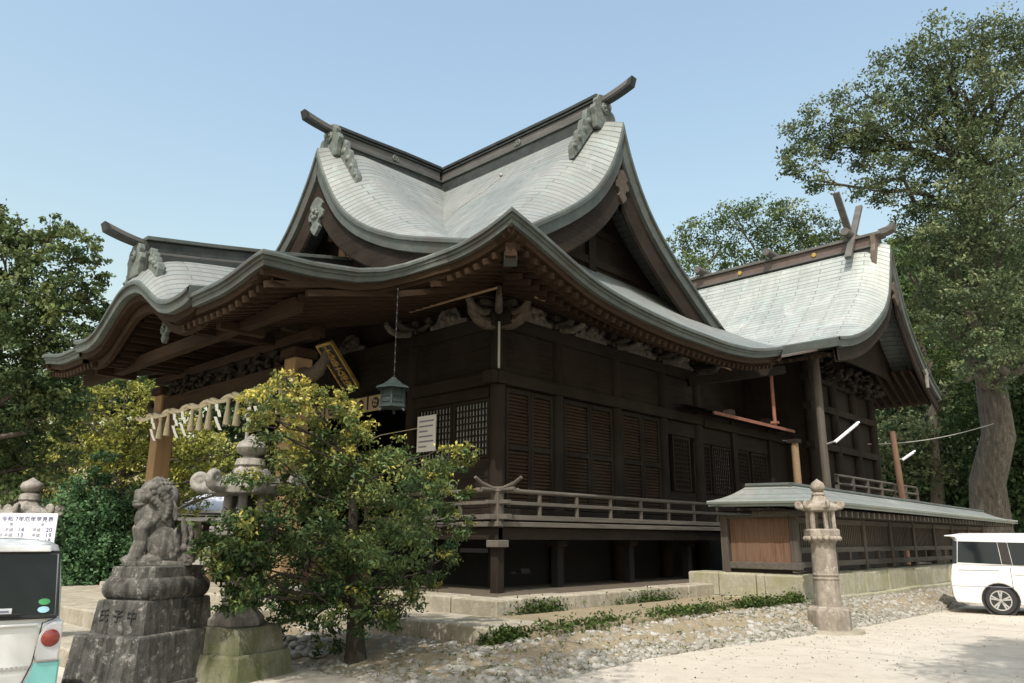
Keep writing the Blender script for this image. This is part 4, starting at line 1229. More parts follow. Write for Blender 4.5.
# body
part("wall", MB().box(HL + 2.2, HX - 2.2, HY - 3.4, HY + 2.4, 2.0, 8.0), MAT['wood_z'], san)
mb = MB(); pts = [(d, (hf(-d) if d < 0 else hb(d)) - .1) for d in np.linspace(-3.6, 2.6, 25)]
mb.poly([(-3.6, 7.6)] + pts + [(2.6, 7.6)], -.08, (HX - 1.2, HY, 0), (0, 1, 0), (0, 0, 1), (1, 0, 0))
part("gable_wall", mb, MAT['wood_z'], san)
for y in (HY - 3.4, HY - 1.4, HY + .5, HY + 2.4):
    part("post", MB().lathe([(.18, .6), (.18, 7.9)], (HX - 2.15, y, 0), 12), MAT['wood_z'], san, smooth=True)
part("post", MB().lathe([(.13, .6), (.12, 7.6)], (HX - 1.2, HY - 5.0, 0), 12), MAT['grey_wood_z'], san, smooth=True)
for z in (3.2, 4.6, 5.9, 6.9): part("tie_beam", MB().box(HX - 2.3, HX - 2.0, HY - 3.6, HY + 2.6, z, z + .22), MAT['wood_y'], san)
mb = MB()
for k in range(90):
    y = HY - 3.5 + random.uniform(0, 6)
    mb.blob((HX - 1.9 + random.uniform(-.1, .5), y, 7.2 + random.uniform(-.35, .35)), (random.uniform(.06, .2), random.uniform(.05, .2), random.uniform(.04, .1)), ((1, 0, 0), random.uniform(-1, 1)), n=8, m=6)
remesh(part("carved_brackets", mb, MAT['wood_y'], san, smooth=True), .035, 0)
part("underfloor_shade_box", MB().box(HL + 1.4, HX - 1.3, HY - 4.4, HY + 3.2, 0, 2.74), MAT['dark_void'], san)  # near-black box added to darken the gaps under the fence rails
part("veranda_deck", MB().box(HL + 1, HX - 1.0, HY - 4.6, HY + 3.4, 2.75, 2.9), MAT['grey_wood'], san)
for z in (3.1, 3.35, 3.6): part("railing", MB().tube([(HX - 1.1, HY - 4.5, z), (HX - 1.1, HY + 3.3, z)], .045, 8), MAT['grey_wood'], san)
for k in range(7): part("baluster", MB().box(HX - 1.15, HX - 1.05, HY - 4.5 + 1.3*k, HY - 4.4 + 1.3*k, 2.9, 3.6), MAT['grey_wood_z'], san)
part("pendant", MB().poly([(0, .45), (-.2, .3), (-.34, .05), (-.18, -.05), (-.26, -.25), (0, -.5), (.26, -.25), (.18, -.05), (.34, .05), (.2, .3)], .1, (HX - .1, HY, 10.3), (0, 1, 0), (0, 0, 1), (1, 0, 0)), MAT['carving'], san, bevel=.02)
part("pendant", MB().poly([(0, .3), (-.1, .1), (-.34, .1), (-.1, -.05), (-.06, -.55), (.06, -.55), (.1, -.05), (.34, .1), (.1, .1)], .1, (HX - .1, HY + 2.6, 7.75), (0, 1, 0), (0, 0, 1), (1, 0, 0)), MAT['stone_grey'], san, bevel=.02)
# ridge
def sbox(n, hw, z0, z1, x0, x1, m): return part(n, MB().box(x0, x1, HY - hw, HY + hw, z0, z1), m, san, bevel=.012)
sbox("ridge_base", .32, 11.6, 12.12, HL + .5, HX - .5, MAT['copper_dark'])
sbox("ridge_course", .38, 12.12, 12.2, HL + .4, HX - .4, MAT['copper_board'])
rb = sbox("ridge_board", .24, 12.2, 12.56, HL + .5, HX - .5, MAT['brown_sheet'])
sbox("ridge_cap", .34, 12.56, 12.67, HL + .1, HX - .2, MAT['copper_board'])
horn_s = MB().rings([[(HX - .3 + t*.5, HY - .2, 12.57 + .1*t*t), (HX - .3 + t*.5, HY + .2, 12.57 + .1*t*t), (HX - .3 + t*.55, HY + .2, 12.78 + .14*t*t), (HX - .3 + t*.55, HY - .2, 12.78 + .14*t*t)] for t in (0, .5, 1)])
part("ridge_horn", horn_s, MAT['copper_board'], san)
part("ridge_ornament", MB().poly([(-.5, -.9), (-.55, -.2), (-.4, .1), (-.42, .5), (.42, .5), (.4, .1), (.55, -.2), (.5, -.9), (.36, -.9), (.3, -.3), (-.3, -.3), (-.36, -.9)], .16, (HX - .55, HY, 12.1), (0, 1, 0), (0, 0, 1), (1, 0, 0)), MAT['brown_sheet'], san, bevel=.02)
for x in (-9.3, -12.4, -15.5, -18.6, -21.7):
    mb = MB(); mb.lathe([(.15, -.75), (.17, -.3), (.17, .3), (.15, .75)], (x, HY, 12.82), 14, 'y')
    part("ridge_log", mb, MAT['copper_board'], san, smooth=True)
    mb = MB().lathe([(.085, 0), (.085, -.03), (.001, -.035)], (x - 1.4, HY - .245, 12.38), 16, 'y')
    part("gold_crest", mb, MAT['gold'], rb)
for x in (-9.3, HL + 1.3):
    for sg in (1, -1):
        mb = MB().beam((x + .09*sg, HY - sg*.95, 11.7), (x + .09*sg, HY + sg*.95, 14.35), .13, .24, (1, 0, 0))
        part("crossed_finial", mb, MAT['copper_board'], san, bevel=.01)

# ================================================================== ROOFED FENCE
fen = thing("roofed_fence", "long slatted timber fence with copper roof on a stone base behind the tall lantern", "fence", (-7.1, 16.3, 0))
A, B, C_, D = (-8.82, 15.72, 2.50), (-6.2, 15.72, 2.46), (-6.2, 33.2, 2.38), (-8.0, 33.2, 2.38)
E_ = (-8.0, 17.0, 2.48); G = (-8.82, 17.0, 2.50)
R1, R2, R3 = (-8.12, 16.3, 2.83), (-7.1, 16.3, 2.81), (-7.1, 32.4, 2.68)
def slope(a, b, c, d, n=7, m=14):
    """quad a-b (eave) to d-c (ridge), slightly hollow, with plate uvs"""
    rows, uvs = [], []
    for i in range(m + 1):
        s = i / m; p, q = Vector(a).lerp(Vector(b), s), Vector(d).lerp(Vector(c), s)
        rows.append([p.lerp(q, t) - Vector((0, 0, .06*math.sin(math.pi*t))) for t in np.linspace(0, 1, n)])
        L = (Vector(b) - Vector(a)).length
        uvs.append([(s*L, t*1.05) for t in np.linspace(0, 1, n)])
    return rows, uvs
mb = MB()
for a, b, c, d in ((A, B, R2, R1), (B, C_, R3, R2), (C_, D, R3, R3), (D, E_, R2, R3), (E_, G, R1, R2), (G, A, R1, R1)):
    r, u = slope(a, b, c, d); mb.grid(r, u)
part("roof", mb, MAT['copper_pale2'], fen, smooth=True)
mb = MB()
loop = [A, B, C_, D, E_, G, A]
for a, b in zip(loop[:-1], loop[1:]):
    d = (Vector(b) - Vector(a)).normalized(); n_ = (-d.y, d.x)
    mb.strip([a, b], [n_]*2, [(0, -.005), (-.015, .015), (0, .06), (.05, .065), (.05, .12), (.35, .1)])
part("roof_edge", mb, MAT['copper_pale'], fen)
part("roof_soffit", MB().grid([[(-6.25, 15.77, 2.28), (-8.78, 15.77, 2.28)], [(-6.25, 17.1, 2.28), (-8.73, 17.1, 2.28)]]).grid([[(-6.25, 17.1, 2.28), (-7.95, 17.1, 2.28)], [(-6.25, 33.1, 2.28), (-7.95, 33.1, 2.28)]]), MAT['wood_y'], fen)
part("ridge_cap", MB().tube([(-8.15, 16.3, 2.84), (-7.1, 16.3, 2.82)], .05, 8), MAT['copper_edge'], fen)
part("ridge_cap", MB().tube([(-7.1, 16.25, 2.82), (-7.1, 32.45, 2.69)], .05, 8), MAT['copper_edge'], fen)
mb = MB()
for y in np.arange(16.0, 33, .34): mb.box(-7.9, -6.28, y, y + .07, 2.15, 2.27)
part("rafters", mb, MAT['grey_wood'], fen)
py_ = [16.25 + 1.94*k for k in range(9)]
for y in py_:
    part("post", MB().bbox(-7.18, -7.02, y - .08, y + .08, 1.0, 2.2, .012), MAT['grey_wood_z'], fen)
for nm, z0, z1, t in (("sill", 1.1, 1.22, .07), ("mid_rail", 1.40, 1.52, .06), ("head_rail", 2.02, 2.14, .06)):
    part(nm, MB().box(-7.1 - t, -7.1 + t, 16.34, 31.7, z0, z1), MAT['grey_wood'], fen, bevel=.008)
for a, b in zip(py_[:-1], py_[1:]):
    mb = MB(); y = a + .17
    while y < b - .12:
        mb.box(-7.13, -7.09, y, y + .055, 1.52, 2.02); y += .115
    part("slat_panel", mb, MAT['grey_wood_z'], fen)
    part("short_post", MB().box(-7.15, -7.05, (a+b)/2 - .05, (a+b)/2 + .05, 1.22, 1.4), MAT['grey_wood_z'], fen)
# boarded front panel with its frame
mb = MB(); x = -8.55; k = 0
while x < -7.2:
    mb.box(x, x + .166, 16.2 - .006*(k % 2), 16.26, 1.2, 2.12); x += .17; k += 1
part("board_panel", mb, MAT['brown_panel'], fen)
part("panel_sill", MB().box(-8.7, -6.98, 16.14, 16.3, 1.06, 1.2), MAT['grey_wood'], fen, bevel=.01)
part("panel_head", MB().box(-8.7, -7.19, 16.15, 16.3, 2.12, 2.2), MAT['grey_wood'], fen)
part("post", MB().bbox(-8.75, -8.57, 16.12, 16.3, .75, 2.2, .012), MAT['grey_wood_z'], fen)
part("panel_foot", MB().box(-8.6, -7.2, 16.19, 16.28, .98, 1.06), MAT['wood_x'], fen)
# stone base in courses, each stone a slightly different height and face
mb = MB(); rb2 = np.random.default_rng(11)
for c, (z0, z1, o) in enumerate(((.0, .52, .12), (.52, .98, 0))):
    y = 15.72
    while y < 33:
        L = rb2.uniform(.75, 1.35)
        mb.bbox(-7.6, -6.72 + o + rb2.uniform(-.02, .02), y + .008, y + L - .008, z0, z1 + rb2.uniform(-.015, .01), .03); y += L
    x = -9.4
    while x < -7.62:
        L = min(rb2.uniform(.6, 1.0), -7.6 - x)
        if L < .15: break
        mb.bbox(x + .008, x + L - .008, 15.75 - o + rb2.uniform(-.02, .02), 16.5, z0, z1 + rb2.uniform(-.015, .01), .03); x += L
part("stone_base", mb, MAT['stone_wall'], fen)

# ================================================================== LETTERING
def text(name, body, size, mat, parent, mtx, depth=.004, align='CENTER', vertical=False):
    cu = bpy.data.curves.new(name, 'FONT'); cu.body = "\n".join(body) if vertical else body
    cu.size = size; cu.extrude = depth; cu.align_x = align; cu.align_y = 'CENTER'; cu.resolution_u = 3
    if vertical: cu.space_line = .78
    tmp = bpy.data.objects.new(name, cu); COL.objects.link(tmp)
    dg = bpy.context.evaluated_depsgraph_get(); dg.update()
    me = bpy.data.meshes.new_from_object(tmp.evaluated_get(dg))
    bpy.data.objects.remove(tmp); bpy.data.curves.remove(cu)
    me.name = name; me.materials.clear(); me.materials.append(mat)
    off = LOC.get(parent, Vector((0, 0, 0)))
    me.transform(Matrix.Translation(-off) @ mtx)
    o = bpy.data.objects.new(name, me); COL.objects.link(o); o.parent = parent; LOC[o] = off
    return o
def face_mtx(origin, right, upv):
    """text plane with its x along right, y along up"""
    r = Vector(right).normalized(); u = Vector(upv).normalized(); n = r.cross(u)
    return Matrix(((r.x, u.x, n.x, origin[0]), (r.y, u.y, n.y, origin[1]), (r.z, u.z, n.z, origin[2]), (0, 0, 0, 1)))

# ================================================================== STONE GUARDIAN LION
PR = math.radians(24.7)
ped = thing("lion_pedestal", "stepped dark granite pedestal with carved characters under the stone lion", "pedestal", (-9.84, 4.18, 0), PR, local=True)
def frustum(x0, y0, x1, y1, z0, z1, b=.03):
    def rg(x, y, z, i=0): 
        x -= i; y -= i; c = b * 1.2
        return [(-x+c, -y, z), (x-c, -y, z), (x, -y+c, z), (x, y-c, z), (x-c, y, z), (-x+c, y, z), (-x, y-c, z), (-x, -y+c, z)]
    return MB().rings([rg(x0, y0, z0), rg(lerp(x0, x1, .97), lerp(y0, y1, .97), z1 - b), rg(x1, y1, z1 - b*.25, b*.35), rg(x1, y1, z1, b)])
def rough(o, s=.02, sc=6, lv=3):
    m = o.modifiers.new("subdivide", 'SUBSURF'); m.subdivision_type = 'SIMPLE'; m.levels = lv; m.render_levels = lv
    t = bpy.data.textures.new("chips", 'CLOUDS'); t.noise_scale = 1 / sc; t.noise_depth = 3
    d = o.modifiers.new("chips", 'DISPLACE'); d.texture = t; d.strength = s; d.mid_level = .5; d.texture_coords = 'LOCAL'
    return o
rough(part("footing", frustum(.53, .84, .53, .84, -.1, .06), MAT['stone_dark'], ped), .015, 4)
rough(part("base_block", frustum(.50, .80, .465, .725, .0, .60, .025), MAT['stone_dark'], ped), .02, 5)
blk = rough(part("inscribed_block", frustum(.385, .585, .36, .545, .60, .965, .02), MAT['stone_dark'], ped), .008, 7)
rings = []
for t in np.linspace(0, 1, 9):
    r = .05 * math.sin(math.pi * t) ** .7
    x, y, c = .335 + r, .47 + r, .05; z = .965 + .245 * t
    rings.append([(-x+c, -y, z), (x-c, -y, z), (x, -y+c, z), (x, y-c, z), (x-c, y, z), (-x+c, y, z), (-x, y-c, z), (-x, -y+c, z)])
rough(part("cushion_block", MB().rings(rings), MAT['stone_dark'], ped, smooth=True), .006, 6)
rough(part("top_slab", frustum(.325, .44, .315, .43, 1.21, 1.335, .015), MAT['stone_dark'], ped), .005, 6)
for ch, x in (("氏", -.2), ("子", 0.0), ("中", .2)):
    text("carved_character", ch, .15, MAT['carved_dark'], blk, face_mtx((x, -.569, .79), (1, 0, 0), (0, .04, .365)), .006)

lion = thing("stone_lion", "weathered grey stone guardian lion with curled mane sitting on the stepped pedestal", "lion statue", (-9.84, 4.18, 1.335), math.radians(-16), local=True)
Lk = .00241
def L(px, py, x=0.0): return Vector((x, (px - 195) * Lk, (520 - py) * Lk))
mb = MB()
mb.box(-.2, .2, L(25, 0).y, L(335, 0).y, 0, .05)
mb.blob(L(165, 300), (.17, .19, .30), ((1, 0, 0), math.radians(-14)), 16, 12)       # trunk
mb.blob(L(185, 205), (.17, .15, .22), ((1, 0, 0), math.radians(-20)), 16, 12)
mb.blob(L(120, 290), (.16, .17, .22), None, 14, 10)                                  # chest
for s in (1, -1):
    mb.blob(L(195, 420, .11*s), (.12, .2, .23), ((1, 0, 0), math.radians(12)), 16, 12)   # haunch
    mb.blob(L(150, 490, .14*s), (.07, .17, .07), None, 12, 8)                            # hind paw
    mb.tube([L(120, 300, .11*s), L(82, 345, .12*s), L(92, 400, .12*s), L(72, 480, .125*s)], [.10, .085, .07, .075], 12)
    mb.blob(L(62, 492, .125*s), (.075, .12, .065), None, 12, 8)
    for k in range(3): mb.blob(L(32, 500, (.085 + .04*k)*s), (.025, .035, .035), None, 8, 6)
    # ears, eyes, brow, cheek whorls
    mb.blob(L(170, 145, .17*s), (.04, .08, .05), ((1, 0, 0), math.radians(30)), 10, 8)
    mb.blob(L(85, 142, .085*s), (.045, .05, .035), None, 10, 8)
    mb.blob(L(72, 160, .09*s), (.03, .03, .03), None, 8, 6)
    for k in range(9):
        t = k / 8
        mb.blob(L(125 + 75*math.sin(t*2.2), 130 + 150*t, (.17 - .02*t)*s), (.045, .055, .05), None, 10, 8)
        mb.blob(L(100 + 66*math.sin(t*2.4), 180 + 120*t, (.17 - .03*t)*s), (.04, .045, .04), None, 10, 8)
mb.blob(L(130, 155), (.175, .17, .16), None, 16, 12)                                 # skull
mb.blob(L(80, 185), (.13, .11, .10), None, 14, 10)                                   # muzzle
mb.blob(L(55, 160), (.055, .05, .045), None, 10, 8)                                  # nose
mb.blob(L(72, 222), (.105, .10, .045), None, 12, 8)                                  # jaw
mb.blob(L(60, 208), (.10, .08, .02), None, 10, 6)
body = part("body", mb, MAT['stone_lion'], lion); remesh(body, .009, 0)
mb = MB()
# rows of tight curls over the back of the head and neck, longer locks below them
for i, (ph0, n) in enumerate(((.25, 5), (.6, 8), (.95, 10), (1.3, 12), (1.62, 12), (1.95, 11))):
    for k in range(n):
        th = lerp(-2.0, 2.0, (k + .5*(i % 2)) / (n - .5))
        c = L(138, 158) + Vector((math.sin(ph0)*math.sin(th)*.178, math.sin(ph0)*math.cos(th)*.178, math.cos(ph0)*.17))
        mb.blob(c, (.034,)*3, None, 8, 6)
        mb.tube([c + Vector((.02*math.cos(t + k), .012, .02*math.sin(t + k))) for t in np.linspace(0, 5, 7)], .013, 6)
for s in (1, -1):
    for j in range(5):
        t0 = j / 4
        pts = [L(130 + 32*t0 + 52*math.sin(t*1.7), 190 + 8*j + 105*t, s*(.175 - .035*t0 - .02*t)) for t in np.linspace(0, 1, 8)]
        mb.tube(pts, [.026, .032, .034, .034, .032, .03, .026, .018], 8)
        mb.blob(pts[-1] + Vector((0, -.01, 0)), (.033,)*3, None, 8, 6)
for j in range(5):
    pts = [L(205 + 28*math.sin(t*1.6), 190 + 110*t, .03*(j - 2)*(2 + t)) for t in np.linspace(0, 1, 7)]
    mb.tube(pts, [.03, .034, .036, .036, .034, .03, .02], 8)
mane = part("mane", mb, MAT['stone_lion'], lion); remesh(mane, .008, 0)
mb = MB()
for x0, y0, h in ((250, 500, 190), (280, 505, 235), (310, 505, 200), (232, 505, 110), (328, 508, 120)):
    for x in (-.15, -.05, .05, .15):
        pts = [L(x0 + 13*math.sin(t*6 + x0 + x*9), y0 - h*t*(1 - abs(x)*.8), x + .03*math.sin(t*5 + x0)) for t in np.linspace(0, 1, 10)]
        mb.tube(pts, [.04, .045, .04, .044, .038, .04, .032, .032, .022, .012], 8)
    for x in (-.17, .17): mb.blob(L(x0 + 8, y0 - h*.3, x), (.045,)*3, None, 8, 6)
tail = part("tail", mb, MAT['stone_lion'], lion); remesh(tail, .009, 0)

# ================================================================== STONE LANTERNS
def hexring(r, z, n=6, rot=0, c=(0, 0)): return [(c[0] + r*math.cos(2*math.pi*k/n + rot), c[1] + r*math.sin(2*math.pi*k/n + rot), z) for k in range(n)]
def curled_roof(r, z0, h, n, rot, curl, neck):
    """stone lantern cap: hollow slopes that end in curled corners"""
    mb = MB()
    mb.rings([hexring(r*.55, z0, n, rot), hexring(r*.8, z0 + h*.05, n, rot), hexring(r*.82, z0 + h*.3, n, rot), hexring(r*.62, z0 + h*.42, n, rot), hexring(r*.42, z0 + h*.68, n, rot), hexring(neck, z0 + h, n, rot)])
    for k in range(n):
        a = 2*math.pi*k/n + rot; d = Vector((math.cos(a), math.sin(a), 0))
        pts, rr = [], []
        for t in np.linspace(0, 1, 18):
            if t < .45:
                q = t / .45; p = d * lerp(r*.35, r*.95, q) + Vector((0, 0, z0 + h*.34 - h*.12*q)); w = lerp(.15, .062, q)
            else:
                q = (t - .45) / .55; an = -math.pi/2 + q * 1.6 * math.pi; R = curl * (1 - .45*q)
                p = d * (r*.95 + R*math.cos(an)) + Vector((0, 0, z0 + h*.22 + curl + R*math.sin(an))); w = lerp(.062, .04, q)
            pts.append(p); rr.append(w * r / .62)
        mb.tube(pts, rr, 8)
        c = d * (r*.95) + Vector((0, 0, z0 + h*.22 + curl))
        mb.blob(c, (curl*.55, curl*.55, curl*.5), None, 8, 6)
    return mb
def lantern(name, label, loc, mat, rot, round_shaft):
    t = thing(name, label, "stone lantern", loc, rot, "stone lanterns around the shrine hall", local=True)
    return t
# the big one behind the shrub
lt = lantern("stone_lantern", "big grey stone lantern with curled roof corners half hidden behind the bushy shrub", (-9.62, 5.13, 0), None, math.radians(20), True)
rough(part("lower_base", frustum(.56, .56, .50, .50, -.05, .30, .03), MAT['stone_moss'], lt), .015, 5)
rough(part("upper_base", frustum(.44, .44, .41, .41, .30, .60, .03), MAT['stone_moss'], lt), .015, 5)
part("plinth", MB().rings([hexring(.36, .6), hexring(.36, .68), hexring(.27, .78), hexring(.22, .84)]), MAT['stone_grey'], lt, bevel=.012)
part("shaft", MB().lathe([(.20, .84), (.175, 1.0), (.18, 1.13), (.2, 1.16), (.2, 1.22), (.18, 1.25), (.165, 1.4), (.19, 1.58)], n=20), MAT['stone_grey'], lt, smooth=True)
rough(part("middle_platform", MB().rings([hexring(.24, 1.56), hexring(.42, 1.68), hexring(.45, 1.70), hexring(.45, 1.80), hexring(.4, 1.82)]), MAT['stone_grey'], lt, bevel=.01), .006, 6, 2)
mb = MB()
for k in range(6):
    a = 2*math.pi*k/6; mb.tube([(.26*math.cos(a), .26*math.sin(a), 1.81), (.24*math.cos(a), .24*math.sin(a), 2.22)], .06, 8)
fb = part("fire_box", mb, MAT['stone_grey'], lt, smooth=True)
part("inner_drum", MB().rings([hexring(.12, 1.81), hexring(.12, 2.22)]), MAT['ink_black'], fb)
o = part("roof", curled_roof(.64, 2.20, .40, 6, math.radians(30), .105, .17), MAT['stone_grey'], lt); remesh(o, .016, 2)
o = part("finial", MB().lathe([(.15, 2.56), (.2, 2.6), (.18, 2.68), (.1, 2.7), (.1, 2.72), (.17, 2.76), (.2, 2.83), (.17, 2.90), (.09, 2.95), (.01, 3.02)], n=20), MAT['stone_grey'], lt, smooth=True)
# tall slim lantern by the fence
l2 = lantern("stone_lantern", "tall slim stone lantern with round shaft standing in front of the roofed fence", (-6.14, 15.3, 0), None, math.radians(14), True)
rough(part("ground_pad", MB().lathe([(.62, -.02), (.60, .04), (.5, .05)], n=18), MAT['stone_pale'], l2), .01, 4, 2)
rough(part("base_block", MB().rings([hexring(.40, .03, 8, .39), hexring(.40, .40, 8, .39), hexring(.34, .46, 8, .39)]), MAT['stone_brown'], l2, bevel=.02), .012, 6, 2)
part("shaft", MB().lathe([(.245, .46), (.24, .5), (.232, .94), (.245, .95), (.245, .97), (.232, .98), (.232, 1.01), (.245, 1.02), (.245, 1.04), (.232, 1.05), (.225, 1.62)], n=24), MAT['stone_brown'], l2, smooth=True)
o = part("capital", MB().rings([hexring(.23, 1.6), hexring(.33, 1.72), hexring(.335, 1.85), hexring(.31, 1.88)]), MAT['stone_brown'], l2, bevel=.012)
mb = MB()
for k in range(6):
    for j in (-1, 0, 1):
        a = 2*math.pi*(k + .5)/6; c = Vector((math.cos(a), math.sin(a), 0)) * .285 + Vector((-math.sin(a), math.cos(a), 0)) * .1*j
        mb.blob(c + Vector((0, 0, 1.70)), (.055, .055, .05), None, 8, 6)
part("lotus_petals", mb, MAT['stone_brown'], o, smooth=True)
mb = MB()
for k in range(6):
    a = 2*math.pi*k/6; mb.beam((.24*math.cos(a), .24*math.sin(a), 1.87), (.23*math.cos(a), .23*math.sin(a), 2.22), .07, .07)
part("fire_box", mb, MAT['stone_brown'], l2, bevel=.01)
o = part("roof", curled_roof(.40, 2.20, .34, 6, 0, .065, .11), MAT['stone_brown'], l2); remesh(o, .014, 2)
part("finial", MB().lathe([(.1, 2.5), (.13, 2.53), (.11, 2.57), (.08, 2.58), (.13, 2.62), (.145, 2.68), (.11, 2.76), (.04, 2.81), (.005, 2.84)], n=18), MAT['stone_brown'], l2, smooth=True)
# third one, behind the sign board
l3 = lantern("stone_lantern", "grey stone lantern with round bulb finial rising behind white sign board", (-23.1, 6.25, -.15), None, math.radians(10), True)
rough(part("lower_base", frustum(.62, .62, .56, .56, -.05, .36, .03), MAT['stone_grey'], l3), .015, 5, 2)
part("shaft", MB().lathe([(.34, .36), (.3, .5), (.2, .7), (.19, 1.3), (.22, 1.7)], n=20), MAT['stone_grey'], l3, smooth=True)
part("middle_platform", MB().rings([hexring(.24, 1.66), hexring(.46, 1.8), hexring(.46, 1.92)]), MAT['stone_grey'], l3, bevel=.012)
mb = MB()
for k in range(6):
    a = 2*math.pi*k/6; mb.tube([(.27*math.cos(a), .27*math.sin(a), 1.91), (.26*math.cos(a), .26*math.sin(a), 2.3)], .06, 8)
part("fire_box", mb, MAT['stone_grey'], l3, smooth=True)
o = part("roof", curled_roof(.74, 2.26, .5, 6, math.radians(15), .13, .2), MAT['stone_grey'], l3); remesh(o, .02, 2)
part("finial", MB().lathe([(.2, 2.7), (.26, 2.75), (.24, 2.88), (.14, 2.92), (.14, 2.95), (.24, 3.0), (.27, 3.09), (.23, 3.18), (.12, 3.24), (.01, 3.32)], n=20), MAT['stone_grey'], l3, smooth=True)

# ================================================================== HANGING THINGS AT THE HALL
rope = thing("sacred_rope", "twisted straw rope with tassels and white paper streamers strung across porch front", "sacred rope", (XC, 7.6, 4.5))
anch = [XC - 3.9, XC - 3.05] + [XC - 3.05 + 6.1*k/6 for k in range(1, 6)] + [XC + 3.05, XC + 3.4]
pts = []
for a, b in zip(anch[:-1], anch[1:]):
    for t in np.linspace(0, 1, 9)[:-1]:
        pts.append((lerp(a, b, t), 7.6, 4.60 - .30*(t - t*t) * (1 if b - a > .5 else .3)))
pts.append((anch[-1], 7.6, 4.58))
mb = MB()
for ph in (0, math.pi):
    mb.tube([(p[0], p[1] + .035*math.cos(i*.8 + ph), p[2] + .035*math.sin(i*.8 + ph)) for i, p in enumerate(pts)], .042, 7)
part("twisted_cord", mb, MAT['rope'], rope, smooth=True)
k = 0
for x in np.arange(XC - 2.9, XC + 3.0, .42):
    i = min(range(len(pts)), key=lambda q: abs(pts[q][0] - x)); z = pts[i][2] - .05
    if k % 4 in (0, 3) and k % 8 != 7:
        mb = MB(); zz = z; xx = x
        for s in range(4):
            o = .055 if s % 2 else -.055
            mb.add([(x + o - .075, 7.57, zz), (x + o + .075, 7.57, zz - .02), (x + o + .085, 7.59 + .02*s, zz - .17), (x + o - .065, 7.59 + .02*s, zz - .15)], [(0, 1, 2, 3)]); zz -= .14
        part("paper_streamer", mb, MAT['paper'], rope)
    else:
        L_ = random.uniform(.5, .6)
        mb = MB().lathe([(.03, 0), (.045, -.06), (.035, -.12), (.06, -L_*.6), (.078, -L_), (.04, -L_ - .01)], (x, 7.6, z), 10)
        part("straw_tassel", mb, MAT['straw'], rope, smooth=True)
    k += 1
bell = thing("bell_rope", "thin pale bell rope hanging down inside the porch behind stone lantern", "bell rope", (XC + .1, 8.5, 5.0))
part("cord", MB().tube([(XC + .1, 8.5, 5.0), (XC + .08, 8.5, 3.4), (XC + .05, 8.5, 2.2)], .04, 8), MAT['paper'], bell, smooth=True)
part("grip_tassel", MB().lathe([(.04, 2.25), (.09, 2.1), (.1, 1.75), (.03, 1.73)], (XC + .05, 8.5, 0), 10), MAT['straw'], bell, smooth=True)

hl = thing("hanging_lantern", "green bronze hexagonal lantern hanging on a chain under the eaves", "hanging lantern", (-10.65, 8.26, 3.85), math.radians(15), local=True)
part("roof", MB().rings([hexring(.33, .36), hexring(.31, .39), hexring(.2, .44), hexring(.08, .53), hexring(.03, .58)]), MAT['bronze'], hl)
hb_ = part("cage", MB().rings([hexring(.215, .09), hexring(.2, .36)]), MAT['bronze'], hl)
mb = MB()
for k in range(6):
    a = 2*math.pi*k/6
    mb.beam((.225*math.cos(a), .225*math.sin(a), .06), (.21*math.cos(a), .21*math.sin(a), .37), .03, .03)
for z in (.12, .22): mb.rings([hexring(.228, z), hexring(.228, z + .018)])
part("cage_bars", mb, MAT['bronze'], hb_)
part("base_ring", MB().rings([hexring(.26, .03), hexring(.25, .08), hexring(.2, .09)]), MAT['bronze'], hl)
mb = MB()
for k in range(3): mb.tube([(.2*math.cos(2.1*k), .2*math.sin(2.1*k), .03), (.25*math.cos(2.1*k), .25*math.sin(2.1*k), -.04)], [.03, .02], 6)
part("foot", mb, MAT['bronze'], hl)
mb = MB()
for k in range(22): mb.tube([(0, 0, .58 + .075*k), (.012*(k % 2), .012*((k + 1) % 2), .62 + .075*k), (0, 0, .65 + .075*k)], .012, 5)
part("chain", mb, MAT['iron'], hl)

pl = thing("shrine_plaque", "tilted black plaque with large gold characters above the hall entrance", "plaque", (XC, 10.9, 5.9))
pu = Vector((0, -.80, .90)).normalized(); pr = Vector((1, 0, 0)); pn = pr.cross(pu)     # faces forward and down
pc = Vector((XC, 10.95, 5.86))
def plate(hw, hh, d0, d1): 
    a = [pc + pr*x + pu*y + pn*d0 for x, y in ((-hw, -hh), (hw, -hh), (hw, hh), (-hw, hh))]
    b = [p + pn*(d1 - d0) for p in a]
    return MB().rings([a, b])
bd = part("board", plate(.30, .72, 0, .05), MAT['black'], pl)
mb = MB()
for x in (-.32, .32): mb.beam(pc + pr*x - pu*.78 + pn*.05, pc + pr*x + pu*.78 + pn*.05,   .045, .08, tuple(pn))
for y in (-.76, .76): mb.beam(pc - pr*.29 + pu*y + pn*.05, pc + pr*.29 + pu*y + pn*.05, .07, .1, tuple(pn))
part("gilt_frame", mb, MAT['gold'], pl)
text("gold_characters", "大富天神宮", .33, MAT['gold'], bd, face_mtx(pc + pn*.062, pr, pu), .02, vertical=True)

nb = thing("notice_board", "small white notice with lines of writing hung on front lattice window", "notice", (-13.2, 11.2, 3.7))
nbp = part("sheet", MB().box(-13.55, -12.92, 11.24, 11.262, 3.55, 4.36), MAT['paper'], nb)
mb = MB()
for k in range(6):
    z = 4.22 - k*.115; mb.box(-13.48, -12.98 - (.2 if k in (2, 5) else 0) - .03*(k % 2), 11.236, 11.239, z, z + .035)
part("writing_lines", mb, MAT['ink_grey'], nbp)
part("cord", MB().tube([(-13.55, 11.24, 4.1), (-14.2, 10.7, 3.95), (-14.9, 10.2, 3.55)], .010, 6), MAT['rope'], nb)

